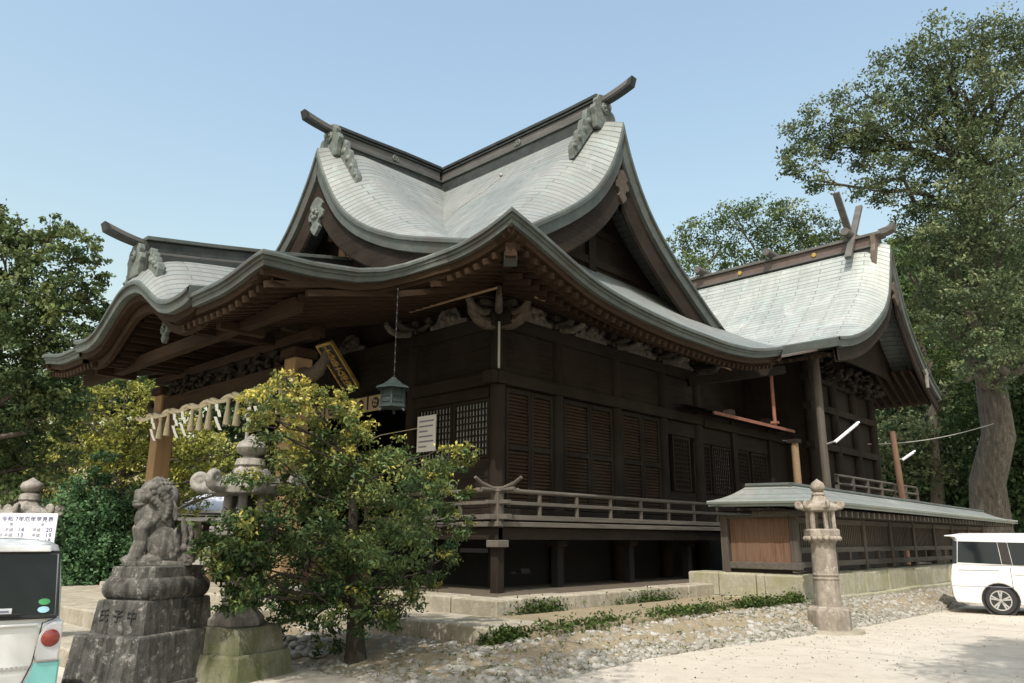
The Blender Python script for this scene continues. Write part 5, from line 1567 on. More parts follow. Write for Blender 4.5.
# ================================================================== WHITE SIGN BOARD BY THE CAR
sg = thing("sign_board", "white standing sign board listing birth years in blue beside parked two-tone car", "sign board", (-13.05, 3.55, 0), math.radians(62), local=True)
pan = part("panel", MB().bbox(-.36, .38, -.02, .02, .62, 2.0, .008), MAT['sign_white'], sg)
for s in (1, -1): part("leg", MB().beam((.34*s, .03, -.02), (.34*s, .03, 1.9), .035, .035), MAT['alloy'], sg)
part("brace", MB().beam((-.34, .03, .3), (.34, .03, .3), .03, .03), MAT['alloy'], sg)
def st(s, x, z, size, m, al='CENTER'): text("lettering", s, size, MAT[m], pan, face_mtx((x, -.0235, z), (1, 0, 0), (0, 0, 1)), .001, al)
st("令和 7年厄年早見表", 0, 1.915, .076, 'ink_blue')
st("男", -.2, 1.84, .05, 'ink_grey'); st("女", .2, 1.84, .05, 'ink_grey')
for k, (a, b) in enumerate(((14, 20), (13, 19), (None, 18), (None, 8), (None, 6))):
    z = 1.765 - k*.076
    if a: st("平成", -.22, z - .003, .055, 'ink_grey'); st(str(a), -.07, z, .085, 'ink_blue')
    if k == 1: st("前", -.32, z, .05, 'ink_grey')
    if k < 3: st("平成", .13, z - .003, .055, 'ink_grey')
    st(str(b), .29, z, .085, 'ink_blue')

# ================================================================== CARS
def wheel(parent, c, r, w, side, spokes=5):
    """side: +1 outer face towards +y"""
    t = part("wheel", MB().lathe([(r*.66, -w/2), (r*.93, -w/2), (r, -w*.35), (r, w*.35), (r*.93, w/2), (r*.66, w/2)], c, 32, 'y'), MAT['rubber'], parent, smooth=True)
    part("rim", MB().lathe([(r*.69, w*.3*side), (r*.69, w*.51*side), (r*.62, w*.5*side), (r*.6, w*.3*side)], c, 32, 'y'), MAT['alloy'], t, smooth=True)
    part("brake_disc", MB().lathe([(r*.64, w*.1*side), (r*.64, w*.16*side), (.001, w*.16*side)], c, 24, 'y'), MAT['ink_black'], t)
    mb = MB()
    for k in range(spokes):
        a = 2*math.pi*k/spokes + .3; y = c[1] + w*.45*side
        for da in (-.16, .16):
            mb.beam((c[0] + .03*math.cos(a), y, c[2] + .03*math.sin(a)), (c[0] + r*.66*math.cos(a + da), y, c[2] + r*.66*math.sin(a + da)), .034, .03, (0, 1, 0))
    mb.lathe([(r*.14, w*.38*side), (r*.13, w*.52*side), (.001, w*.53*side)], c, 16, 'y')
    part("spokes", mb, MAT['alloy'], t)
    return t
def arch(cx, r, z0, n=14):
    a0 = math.asin(min(1, max(-1, (z0 - .32) / r)))
    return [(cx + r*math.cos(math.pi - a0 - (math.pi - 2*a0)*k/n), .32 + r*math.sin(math.pi - a0 - (math.pi - 2*a0)*k/n)) for k in range(n + 1)]
def car_body(parent, low, hw, mat, top_pts, mat_top=None):
    """low: side outline (x,z) of the lower body; top_pts: cabin rings (x0,x1,hw,z)"""
    mb = MB(); mb.poly(low, 2*hw, (0, hw, 0), (1, 0, 0), (0, 0, 1), (0, -1, 0))
    o = part("lower_body", mb, mat, parent, bevel=.035)
    rings = []
    for x0, x1, w, z in top_pts:
        c = .12
        rings.append([(x0 + c, -w, z), (x1 - c*1.5, -w, z), (x1, -w + c*1.3, z), (x1, w - c*1.3, z), (x1 - c*1.5, w, z), (x0 + c, w, z), (x0, w - c, z), (x0, -w + c, z)])
    part("cabin", MB().rings(rings), mat_top or mat, parent, smooth=math.degrees(1) and True)
    return o
def side_glass(name, parent, pts, yb, slope, zb, sgn, mat):
    """window laid on the leaning cabin side, 8 mm proud"""
    f = lambda x, z: (x, sgn * (yb - slope*(z - zb) + .008), z)
    a = [f(x, z) for x, z in pts]; b = [(p[0], p[1] - sgn*.03, p[2]) for p in a]
    return part(name, MB().rings([b, a]), mat, parent)

van = thing("white_minivan", "white minivan with dark tinted rear windows parked at the end of the fence", "minivan", (-4.73, 22.3, 0), math.radians(10), local=True)
low = [(-.90, .25), (-.96, .4), (-.975, .75), (-.94, .98), (-.90, 1.13), (2.6, 1.06), (3.15, 1.04), (3.62, .92), (3.74, .7), (3.74, .35), (3.64, .22)]
low += [(x, z) for x, z in arch(2.85, .385, .22)[::-1]] + [(x, z) for x, z in arch(0, .385, .22)[::-1]]
car_body(van, low, .85, MAT['white_car'], [(-.90, 2.95, .835, 1.10), (-.86, 2.62, .80, 1.4), (-.83, 2.2, .745, 1.70), (-.9, 2.05, .72, 1.765), (-.92, 1.95, .68, 1.80), (-.7, 1.7, .5, 1.85)])
for s in (1, -1):
    side_glass("quarter_window", van, [(-.78, 1.17), (.12, 1.135), (.08, 1.64), (-.72, 1.655)], .835, .13, 1.10, s, MAT['glass'])
    side_glass("pillar_trim", van, [(.13, 1.135), (.33, 1.125), (.28, 1.635), (.09, 1.64)], .832, .13, 1.10, s, MAT['black'])
    side_glass("door_window", van, [(.34, 1.125), (1.45, 1.10), (1.42, 1.62), (.29, 1.635)], .835, .13, 1.10, s, MAT['glass'])
    side_glass("front_window", van, [(1.55, 1.10), (2.5, 1.10), (2.0, 1.6), (1.52, 1.62)], .835, .13, 1.10, s, MAT['glass'])
    side_glass("tail_lamp", van, [(-.895, 1.12), (-.80, 1.14), (-.745, 1.66), (-.835, 1.68)], .80, .13, 1.10, s, MAT['glass'])
    part("door_rail", MB().box(-.78, .05, s*.851 - .004, s*.851 + .004, .985, 1.0), MAT['ink_grey'], van)
    part("sill_trim", MB().box(.45, 2.4, s*.845 - .02, s*.845 + .02, .2, .27), MAT['black'], van)
    part("arch_liner", MB().lathe([(.38, -.25*s), (.38, -.01*s), (.001, -.2*s)], (0, s*.84, .32), 24, 'y'), MAT['ink_black'], van)
    for cx in (0, 2.85): wheel(van, (cx, s*.755, .325), .325, .2, s)
for s in (1, -1):
    for x in (.28, 1.5): part("door_seam", MB().box(x - .005, x + .005, s*.852 - .004, s*.852 + .004, .3, 1.08), MAT['ink_black'], van)
    part("rear_seam", MB().box(-.945, .3, s*.852 - .004, s*.852 + .004, .62, .63), MAT['ink_grey'], van)
    part("door_handle", MB().box(.36, .54, s*.852 - .012, s*.852 + .022, .90, .935), MAT['white_car'], van, bevel=.008)
    part("door_handle", MB().box(1.56, 1.74, s*.852 - .012, s*.852 + .022, .90, .935), MAT['white_car'], van, bevel=.008)
    part("window_strip", MB().box(-.8, 2.5, s*.842 - .004, s*.842 + .004, 1.10, 1.118), MAT['chrome'], van)
    part("bumper_reflector", MB().box(-.985, -.95, s*.55 - .12, s*.55 + .12, .42, .47), MAT['red_lens'], van)
    part("wing_mirror", MB().bbox(2.28, 2.42, s*.93 - .1, s*.93 + .1, 1.08, 1.24, .03), MAT['white_car'], van)
part("bumper_seam", MB().box(-.985, -.93, -.8, .8, .5, .508), MAT['ink_grey'], van)
part("spoiler", MB().rings([[(-1.02, -.62, 1.775), (-.82, -.68, 1.77), (-.82, .68, 1.77), (-1.02, .62, 1.775)], [(-1.0, -.62, 1.80), (-.72, -.66, 1.82), (-.72, .66, 1.82), (-1.0, .62, 1.80)]]), MAT['white_car'], van, bevel=.008)
part("rear_window", MB().rings([[(-.905, -.6, 1.2), (-.905, .6, 1.2), (-.845, .58, 1.66), (-.845, -.58, 1.66)], [(-.87, -.6, 1.2), (-.87, .6, 1.2), (-.81, .58, 1.66), (-.81, -.58, 1.66)]]), MAT['glass'], van)
part("windscreen", MB().rings([[(2.93, -.62, 1.16), (2.93, .62, 1.16), (2.27, .58, 1.66), (2.27, -.58, 1.66)], [(2.85, -.62, 1.16), (2.85, .62, 1.16), (2.18, .58, 1.66), (2.18, -.58, 1.66)]]), MAT['glass'], van)
for s in (1, -1): part("headlight", MB().box(3.45, 3.76, s*.6 - .18, s*.6 + .18, .72, .86), MAT['clear_lens'], van, bevel=.02)
part("number_plate", MB().box(-.995, -.975, -.17, .17, .62, .79), MAT['sign_white'], van)

kei = thing("two_tone_car", "small white and mint car parked at picture edge with round red tail lamp", "car", (0, 0, 0), math.radians(83 + 90), local=True)
KW = .735
# local: x forward from the rear face, y to the car's left
kdir = Vector((math.cos(math.radians(173)), math.sin(math.radians(173)), 0)); kleft = Vector((-kdir.y, kdir.x, 0))
corner = Vector((-7.20, 2.33, 0))
kei.location = corner + kleft * KW
low = [(.08, .22), (.02, .35), (0, .62), (.02, .95), (.03, 1.02), (2.6, 1.0), (3.2, .95), (3.36, .75), (3.38, .35), (3.3, .2)]
low += [(x, z) for x, z in arch(2.86, .33, .2)[::-1]] + [(x, z) for x, z in arch(.5, .33, .2)[::-1]]
car_body(kei, low, KW, MAT['white_car'], [(.03, 2.75, KW - .005, 1.0), (.05, 2.5, .715, 1.25), (.09, 2.2, .68, 1.52), (.11, 2.1, .655, 1.60), (.16, 2.0, .60, 1.635), (.4, 1.7, .4, 1.66)])
for s in (1, -1):
    side_glass("side_window", kei, [(.22, 1.06), (1.15, 1.05), (1.12, 1.5), (.27, 1.52)], KW - .005, .105, 1.0, s, MAT['glass'])
    side_glass("front_window", kei, [(1.22, 1.05), (2.3, 1.05), (1.95, 1.48), (1.2, 1.5)], KW - .005, .105, 1.0, s, MAT['glass'])
    mp = [(.012, .70), (.2, .76), (.9, .72), (2.4, .74), (3.2, .7), (3.36, .5), (3.3, .22)] + arch(2.86, .335, .22)[::-1] + arch(.5, .335, .22)[::-1] + [(.08, .23), (.02, .36)]
    part("mint_side", MB().poly(mp, .012*s, (0, KW*s, 0), (1, 0, 0), (0, 0, 1), (0, 1, 0)), MAT['mint_car'], kei)
    # mint corner that wraps onto the rear face
    cp = [(.735, .70), (.56, .70), (.545, .62), (.50, .52), (.42, .42), (.30, .30), (.3, .24), (.735, .24)]
    part("mint_corner", MB().poly([(y*s, z) for y, z in cp], -.03, (-.006, 0, 0), (0, 1, 0), (0, 0, 1), (-1, 0, 0)), MAT['mint_car'], kei, bevel=.006)
    lp = [(.73, .71), (.57, .71), (.555, .76), (.565, .9), (.60, .98), (.66, 1.01), (.73, 1.01)]
    tl = part("tail_lamp", MB().poly([(y*s, z) for y, z in lp], .022, (-.002, 0, 0), (0, 1, 0), (0, 0, 1), (-1, 0, 0)), MAT['chrome'], kei, bevel=.006)
    part("lens", MB().poly([(y*s*1.0 + (.006*s if y < .7 else -.012*s), z + (.012 if z < .8 else -.012)) for y, z in lp], .012, (-.02, 0, 0), (0, 1, 0), (0, 0, 1), (-1, 0, 0)), MAT['clear_lens'], tl, bevel=.004)
    part("red_lens", MB().lathe([(.066, -.03), (.066, -.042), (.045, -.055), (.001, -.058)], (0, .648*s, .885), 24, 'x'), MAT['red_lens'], tl, smooth=True)
    part("arch_liner", MB().lathe([(.325, -.25*s), (.325, -.01*s), (.001, -.2*s)], (.5, s*(KW - .01), .32), 24, 'y'), MAT['ink_black'], kei)
    for cx in (.5, 2.86): wheel(kei, (cx, s*.66, .28), .28, .16, s, 7)
rw = part("rear_window", MB().rings([[(.022, -.665, 1.06), (.022, .665, 1.06), (.085, .635, 1.53), (.085, -.635, 1.53)], [(.06, -.665, 1.06), (.06, .665, 1.06), (.12, .635, 1.53), (.12, -.635, 1.53)]]), MAT['glass'], kei)
def on_glass(y, z): return (.020 + (z - 1.06)*.134, y, z)
for z, m in ((1.16, 'sticker_green'), (1.10, 'sticker_blue')):
    c = on_glass(-.58, z)
    part("round_sticker", MB().rings([[(c[0] - .001 + math.sin(t)*.006, c[1] + .042*math.cos(t), c[2] + .024*math.sin(t)) for t in np.linspace(0, 2*math.pi, 20)[:-1]], [(c[0] - .004 + math.sin(t)*.006, c[1] + .042*math.cos(t), c[2] + .024*math.sin(t)) for t in np.linspace(0, 2*math.pi, 20)[:-1]]]), MAT[m], rw)
part("window_seal", MB().tube([(.016 + (z - 1.06)*.134, y, z) for y, z in ((-.68, 1.045), (-.65, 1.545), (.65, 1.545), (.68, 1.045), (-.68, 1.045))], .014, 6), MAT['rubber'], kei)
part("wiper", MB().tube([(-.004, .0, 1.05), (-.006, -.12, 1.075), (-.002, -.42, 1.07)], .010, 6), MAT['rubber'], kei)
for y in (-.555, .555): part("tailgate_seam", MB().tube([(-.004, y*1.2, 1.03), (-.004, y*1.05, 1.0), (-.006, y*.99, .7), (-.006, y*.86, .5)], .005, 5), MAT['ink_black'], kei)
part("tailgate_handle", MB().bbox(-.02, .01, -.3, .3, .73, .79, .01), MAT['white_car'], kei)
part("white_sticker", MB().box(.014, .019, -.36, -.15, 1.075, 1.12), MAT['sign_white'], rw)
part("sticker_line", MB().box(.012, .0135, -.34, -.17, 1.09, 1.105), MAT['ink_grey'], rw)
part("roof_spoiler", MB().rings([[(.03, -.58, 1.55), (.2, -.62, 1.55), (.2, .62, 1.55), (.03, .58, 1.55)], [(.05, -.58, 1.60), (.3, -.6, 1.63), (.3, .6, 1.63), (.05, .58, 1.60)]]), MAT['white_car'], kei, bevel=.012)
part("belt_crease", MB().box(-.008, .03, -.55, .55, .98, 1.0), MAT['white_car'], kei, bevel=.006)
mb = MB()
for k in range(9): mb.box(-.012, .01, -.52 + .032*k, -.50 + .032*k, .66, .685)
part("emblem", mb, MAT['chrome'], kei)
part("number_plate", MB().box(-.02, .0, -.17, .17, .5, .66), MAT['sign_white'], kei)
part("bumper", MB().box(-.03, .1, -.6, .6, .25, .42), MAT['white_car'], kei, bevel=.03)
part("windscreen", MB().rings([[(2.74, -.58, 1.06), (2.74, .58, 1.06), (2.27, .54, 1.5), (2.27, -.54, 1.5)], [(2.66, -.58, 1.06), (2.66, .58, 1.06), (2.19, .54, 1.5), (2.19, -.54, 1.5)]]), MAT['glass'], kei)

# ================================================================== LAMPS, POLE, WIRE
def tube_lamp(p, q, parent, nm="strip_lamp"):
    p, q = Vector(p), Vector(q); d = (q - p).normalized()
    o = part(nm, MB().beam(p, q, .10, .045), MAT['tube_white'], parent, bevel=.008)
    part("tube", MB().tube([p + d*.05 - Vector((0, 0, .05)), q - d*.05 - Vector((0, 0, .05))], .022, 8), MAT['tube_white'], o)
sl1 = thing("strip_lamp", "white strip lamp jutting up from the grey sanctuary post above the fence", "lamp", (-9.0, 23.7, 4.6))
tube_lamp((-8.75, 23.4, 4.52), (-8.3, 24.3, 5.18), sl1)
part("bracket", MB().tube([(-9.05, 23.6, 4.5), (-8.7, 23.5, 4.56)], .03, 6), MAT['pvc'], sl1)
wpole = thing("wooden_lamp_pole", "leaning brown wooden pole with a short white lamp behind the fence roof", "lamp pole", (-8.72, 29, 0))
part("pole", MB().tube([(-8.70, 29, 0), (-8.72, 29, 3.0), (-8.80, 29, 5.4)], [.13, .12, .10], 12), MAT['brown_panel'], wpole, smooth=True)
tube_lamp((-8.6, 29, 4.4), (-8.25, 29.4, 4.72), wpole, "lamp")
part("lamp_bracket", MB().tube([(-8.74, 29, 4.4), (-8.55, 29, 4.44)], .025, 6), MAT['pvc'], wpole)
wire = MB().tube([(lerp(-11.0, -8.6, t), lerp(24.0, 44.0, t), lerp(4.83, 7.3, t) - .5*math.sin(math.pi*t)) for t in np.linspace(0, 1, 25)], .018, 5)
tag(part("wire", wire, MAT['pvc']), "pale overhead wire strung from the hall to the big tree trunk", "wire")

# ================================================================== FAR LEFT: WASHING PAVILION, BOARD
pv = thing("washing_pavilion", "small distant pavilion with a pale metal hip roof between lion and lantern", "pavilion", (-35.8, 18.2, 0), math.radians(35), local=True)
part("roof", MB().rings([[(-2.6, -1.9, 2.75), (2.6, -1.9, 2.75), (2.6, 1.9, 2.75), (-2.6, 1.9, 2.75)], [(-2.6, -1.9, 2.85), (2.6, -1.9, 2.85), (2.6, 1.9, 2.85), (-2.6, 1.9, 2.85)], [(-.9, -.08, 3.85), (.9, -.08, 3.85), (.9, .08, 3.85), (-.9, .08, 3.85)]]), MAT['roof_white'], pv)
part("lower_roof", MB().box(-2.2, 2.2, -2.0, 2.0, 2.45, 2.55), MAT['roof_white'], pv)
for x in (-1.9, 1.9):
    for y in (-1.4, 1.4): part("post", MB().box(x - .09, x + .09, y - .09, y + .09, 0, 2.5), MAT['wood_z'], pv)
part("back_wall", MB().box(-1.8, 1.8, 1.3, 1.4, 0, 2.4), MAT['wood_z'], pv)
part("basin", MB().bbox(-1.2, 1.2, -.5, .5, 0, .8, .04), MAT['stone_grey'], pv)
bs = thing("poster_stand", "brown board with white poster and small blue cap behind the lion's tail", "poster board", (-19.2, 9.15, .64), math.radians(60), local=True)
brd = part("board", MB().bbox(-.5, .5, -.03, .03, .12, .85, .01), MAT['brown_panel'], bs)
part("poster", MB().box(-.32, .22, -.045, -.032, .2, .82), MAT['paper'], brd)
mb = MB()
for k in range(7): mb.blob((random.uniform(-.22, .12), -.047, random.uniform(.35, .75)), (random.uniform(.03, .07), .004, random.uniform(.04, .09)), None, 8, 6)
part("brush_marks", mb, MAT['ink_black'], brd)
for x in (-.42, .42): part("leg", MB().box(x - .03, x + .03, -.03, .03, -.02, .12), MAT['brown_panel'], bs)
part("blue_cap", MB().lathe([(.13, .92), (.12, 1.0), (.06, 1.06), (.001, 1.07)], (-.38, 0, 0), 14), MAT['blue_cap'], bs, smooth=True)
part("cap_stem", MB().box(-.4, -.36, -.02, .02, .84, .93), MAT['iron'], bs)

# ================================================================== TREES AND PLANTS
def leaf_mesh(name, C, Nrm, size, tint, mat, parent=None, aspect=.5, fold=.18):
    """one small folded diamond per leaf"""
    n = len(C); r = np.random.default_rng(len(C))
    Nrm = Nrm / np.linalg.norm(Nrm, axis=1, keepdims=True)
    t = r.normal(size=(n, 3)); A = np.cross(Nrm, t); A /= np.linalg.norm(A, axis=1, keepdims=True); B = np.cross(Nrm, A)
    s = size[:, None]
    V = np.empty((n, 4, 3))
    V[:, 0] = C - A*s*.5; V[:, 2] = C + A*s*.5 - Nrm*s*fold
    V[:, 1] = C - B*s*aspect*.5 + Nrm*s*fold*.5; V[:, 3] = C + B*s*aspect*.5 + Nrm*s*fold*.5
    off = np.array(LOC.get(parent, Vector((0, 0, 0)))) if parent is not None else np.zeros(3)
    V = (V - off).reshape(-1, 3)
    me = bpy.data.meshes.new(name)
    me.vertices.add(4*n); me.loops.add(4*n); me.polygons.add(n)
    me.vertices.foreach_set("co", V.astype(np.float32).ravel())
    me.loops.foreach_set("vertex_index", np.arange(4*n, dtype=np.int32))
    me.polygons.foreach_set("loop_start", np.arange(0, 4*n, 4, dtype=np.int32))
    me.update(calc_edges=True)
    at = me.attributes.new("tint", 'FLOAT', 'POINT'); at.data.foreach_set("value", np.repeat(tint, 4).astype(np.float32))
    me.materials.append(mat)
    o = bpy.data.objects.new(name, me); COL.objects.link(o)
    if parent is not None: o.parent = parent
    LOC[o] = Vector(off)
    return o
def crown_points(lobes, density, leaf, seed, sub=.32, clumps=None, up_bias=.5, flat=.75, mul=1.0, fresh=None):
    """lobes of leaf clumps: leaves gather in tufts near the lobe surface so light falls between them"""
    r = np.random.default_rng(seed); C = []; N = []; T = []
    for (x, y, z, R) in lobes:
        c = np.array((x, y, z)); k = max(10, int(density * R * R)) if clumps is None else clumps
        d = r.normal(size=(k, 3)); d /= np.linalg.norm(d, axis=1, keepdims=True)
        q = c + d * (R * r.uniform(.35, 1.08, (k, 1)) ** .6) * np.array([1, 1, flat])
        tb = r.normal(.40, .19, k)
        m = min(400, max(10, int(5.8 * mul * (R / leaf) ** 2 / max(k, 1))))
        for i in range(k):
            p = q[i] + r.normal(size=(m, 3)) * (R * sub * .42) * np.array([1, 1, .6])
            C.append(p)
            nn = r.normal(size=(m, 3)) + np.array([0, 0, up_bias]) + d[i] * .5
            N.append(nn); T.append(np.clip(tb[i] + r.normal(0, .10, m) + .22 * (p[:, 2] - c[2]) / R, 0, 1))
    C, N, T = np.concatenate(C), np.concatenate(N), np.concatenate(T)
    if fresh is not None:      # new leaves unfold at the top of the plant first
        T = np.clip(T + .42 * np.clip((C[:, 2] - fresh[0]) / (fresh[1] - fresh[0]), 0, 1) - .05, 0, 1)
    return C, N, T
def limb(mb, p, q, r0, r1, seed, n=7, wig=.08):
    rr = random.Random(seed); p, q = Vector(p), Vector(q); L = (q - p).length
    pts = [p.lerp(q, t) + Vector((rr.uniform(-1, 1), rr.uniform(-1, 1), rr.uniform(-.5, 1))) * (L*wig*math.sin(math.pi*t)) for t in np.linspace(0, 1, n)]
    mb.tube(pts, [lerp(r0, r1, t) for t in np.linspace(0, 1, n)], 8)
    return pts
def tree(name, label, cat, base, top, r0, lobes, mat, bark, leaf, density, seed, group=None, fork=.5, sub=.32, limbs=None, aspect=.55, flat=.75, up_bias=.5, mul=1.6, fresh=None, thick=.42):
    t = thing(name, label, cat, base, group=group)
    mb = MB(); b, tp = Vector(base), Vector(top)
    rr = random.Random(seed)
    n = 10; pts = [b.lerp(tp, k/(n-1)) + Vector((rr.uniform(-1, 1), rr.uniform(-1, 1), 0)) * r0 * .35 * (k > 0) for k in range(n)]
    rad = [r0 * (1.35 if k == 0 else 1.08 if k == 1 else 1) * (1 - .6*k/(n-1)) for k in range(n)]
    mb.tube(pts, rad, 14)
    part("trunk", mb, MAT[bark], t, smooth=True)
    for k, (x, y, z, R) in enumerate(lobes):
        i = min(n - 1, max(int(n*fork), int(n * (fork + (1-fork) * min(1, max(0, (z - b.z) / max(.1, tp.z - b.z)) * .8)) ) - 1))
        i = min(range(int(n*fork), n), key=lambda j: abs(pts[j].z - (z - R*.9 - .12*(Vector((x, y, 0)) - Vector((pts[j].x, pts[j].y, 0))).length)))
        if limbs is None or k % limbs == 0:
            mb = MB()
            ps = limb(mb, pts[i], (x, y, z), max(.012, rad[i]*thick), max(.01, R*.03), seed*31 + k)
            e = rr
            for j in range(3):
                a = ps[rr.randint(3, 5)]
                limb(mb, a, (x + rr.uniform(-.7, .7)*R, y + rr.uniform(-.7, .7)*R, z + rr.uniform(-.3, .7)*R), max(.012, R*.035), max(.006, R*.012), seed*7 + k*5 + j, 5)
            part("limb", mb, MAT[bark], t, smooth=True)
    C, N, T = crown_points(lobes, density, leaf, seed, sub, flat=flat, up_bias=up_bias, mul=mul, fresh=fresh)
    r = np.random.default_rng(seed + 1)
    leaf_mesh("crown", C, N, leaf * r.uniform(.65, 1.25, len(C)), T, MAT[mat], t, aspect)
    return len(C)

LOBES = {}
LOBES['CAMPHOR2'] = [(-7.7,38.6,15.7,1.4),(-6.4,37.7,16.49,1.26),(-8.4,38.0,14.21,1.11),(-7.4,38.4,12.66,1.36),(-6.4,39.4,14.61,1.56),(-6.4,39.8,12.29,1.55),(-8.3,38.7,11.01,1.19),(-7.4,38.5,9.88,1.16),(-6.5,40.0,10.0,1.35),(-8.5,38.7,12.97,1.02),(-8.3,38.3,9.05,0.71),(-7.3,40.2,8.76,0.73),(-9.0,38.2,11.5,1.01),(-5.9,37.2,18.09,1.34),(-5.4,40.4,17.12,1.59),(-7.6,38.1,17.51,1.03),(-8.7,37.3,15.11,0.83)]
LOBES['SHRUB'] = [(-9.24,5.41,3.64,0.27),(-8.55,4.64,3.34,0.22),(-8.93,5.62,3.4,0.34),(-8.96,5.07,3.14,0.33),(-9.11,6.07,3.19,0.39),(-9.53,5.8,2.93,0.48),(-9.12,6.52,3.03,0.37),(-8.76,6.87,2.86,0.31),(-7.6,6.45,2.62,0.33),(-7.79,7.09,2.73,0.27),(-9.22,6.12,2.51,0.55),(-8.54,6.39,2.36,0.51),(-9.02,5.24,2.39,0.39),(-7.57,6.28,2.19,0.45),(-8.34,7.47,2.2,0.34),(-7.52,7.04,1.84,0.21),(-8.67,6.11,1.84,0.61),(-8.76,5.41,1.83,0.48),(-8.68,4.76,1.82,0.33),(-8.98,4.62,1.58,0.29),(-7.62,6.11,1.59,0.49),(-8.57,7.62,1.37,0.31),(-10.64,6.12,1.35,0.5),(-9.04,6.09,1.26,0.58),(-9.39,7.2,0.94,0.52),(-9.12,4.66,1.23,0.24),(-8.79,7.45,0.96,0.28),(-9.12,5.57,0.9,0.33),(-8.84,4.85,1.07,0.24),(-9.47,6.5,0.7,0.36),(-8.8,7.03,0.56,0.22),(-8.73,4.54,2.33,0.19),(-8.89,6.2,2.71,0.41),(-9.7,6.13,2.19,0.51),(-8.49,6.79,1.91,0.46),(-8.8,6.47,1.51,0.54),(-9.83,6.03,1.44,0.47),(-8.8,4.85,1.53,0.31),(-9.05,4.61,1.41,0.31),(-10.39,6.02,0.95,0.4),(-10.17,6.53,1.0,0.5),(-9.07,6.63,0.79,0.38),(-8.36,6.9,1.19,0.35),(-7.89,6.99,1.71,0.32),(-9.09,4.88,0.88,0.22),(-9.53,5.83,2.58,0.39),(-8.57,5.86,3.25,0.27),(-9.38,6.39,0.33,0.24),(-9.66,5.78,0.55,0.24),(-7.75,6.68,2.41,0.31),(-8.97,6.87,2.62,0.37),(-9.17,4.6,1.76,0.22),(-9.32,4.56,1.54,0.24),(-9.07,4.75,1.41,0.32),(-9.06,4.53,1.35,0.21),(-8.88,4.76,1.64,0.31),(-8.8,4.85,1.94,0.29),(-8.95,4.77,1.18,0.29),(-9.14,4.73,1.0,0.22),(-9.0,4.91,1.4,0.32),(-9.01,4.62,1.93,0.17),(-9.24,4.43,1.64,0.14),(-8.7,4.81,2.35,0.22),(-8.8,4.9,0.95,0.24),(-9.14,5.14,3.43,0.26),(-9.38,5.66,3.53,0.31),(-9.2,5.25,3.75,0.19),(-8.51,4.57,3.22,0.22),(-8.84,6.02,3.58,0.19),(-8.53,4.66,2.93,0.27),(-7.7,7.35,2.24,0.16),(-7.99,7.33,2.59,0.28),(-7.65,7.25,2.77,0.16)]
LOBES['LEFT'] = [(-28.3,6.4,11.59,0.87),(-26.8,7.4,11.16,0.79),(-28.9,6.0,10.61,1.0),(-27.5,7.1,10.23,1.13),(-27.2,8.1,10.21,0.61),(-27.9,6.4,8.77,1.29),(-28.6,8.2,9.31,0.97),(-30.1,5.7,9.74,1.35),(-28.9,7.7,7.83,1.36),(-28.3,6.3,7.16,1.28),(-27.8,8.7,8.35,0.48),(-29.4,5.6,7.2,1.3),(-30.2,7.7,6.26,1.32),(-27.7,8.1,6.52,0.86),(-30.6,7.1,5.18,1.23),(-29.5,8.3,5.21,0.89),(-32.9,6.4,5.33,1.42),(-30.2,7.7,3.86,0.81),(-29.4,5.2,11.75,1.14),(-30.3,4.5,10.22,1.66),(-31.7,5.0,7.1,1.69),(-28.8,6.0,11.47,0.87),(-28.5,6.9,10.92,0.95),(-29.3,6.9,9.88,1.17),(-27.4,8.4,9.47,0.75),(-28.1,7.4,8.49,1.2),(-27.4,8.3,7.7,0.73),(-28.4,6.0,8.77,1.3),(-28.9,7.7,6.78,1.28),(-29.1,6.9,6.02,1.32),(-28.6,8.2,5.8,1.08),(-31.3,7.4,4.23,1.25),(-30.3,8.5,4.25,1.04),(-27.9,8.4,8.84,0.68),(-27.7,7.1,11.86,0.54),(-26.7,8.0,10.77,0.47),(-29.6,7.5,3.16,0.86),(-29.9,7.0,2.5,0.98),(-29.0,8.4,3.17,0.6)]
LOBES['YELLOW'] = [(-36.4,11.5,7.72,0.7),(-34.0,13.2,7.64,0.87),(-34.0,14.7,7.64,0.9),(-32.5,14.9,5.74,1.04),(-32.3,16.2,5.18,0.88),(-32.7,17.0,3.72,0.89),(-34.9,12.4,8.1,0.61),(-34.5,14.5,4.1,0.97),(-34.0,15.3,4.57,0.89),(-36.8,12.5,7.77,0.82),(-36.3,11.4,6.59,1.04),(-34.6,12.7,6.56,1.04),(-34.3,13.8,6.66,0.97),(-39.0,11.4,5.49,1.18),(-35.9,12.3,5.34,1.22),(-35.4,13.8,5.42,1.25),(-34.0,15.0,5.42,0.98),(-34.2,16.1,4.18,0.99),(-38.9,11.2,4.12,0.89),(-37.2,12.3,4.32,1.06),(-34.8,15.8,3.3,0.9),(-35.3,13.7,4.09,1.05),(-32.1,16.0,4.5,0.78),(-36.7,11.1,5.73,1.04),(-35.8,12.9,4.94,1.14),(-35.4,14.7,5.5,1.18),(-37.3,12.5,6.36,1.09),(-34.5,13.3,6.84,0.87),(-37.4,11.3,7.35,0.71),(-39.2,10.8,4.78,0.99),(-33.3,14.3,6.39,0.78),(-38.4,11.6,3.25,1.06),(-36.8,13.1,3.26,1.07),(-35.5,14.8,3.28,1.07),(-33.4,16.0,5.68,0.81)]
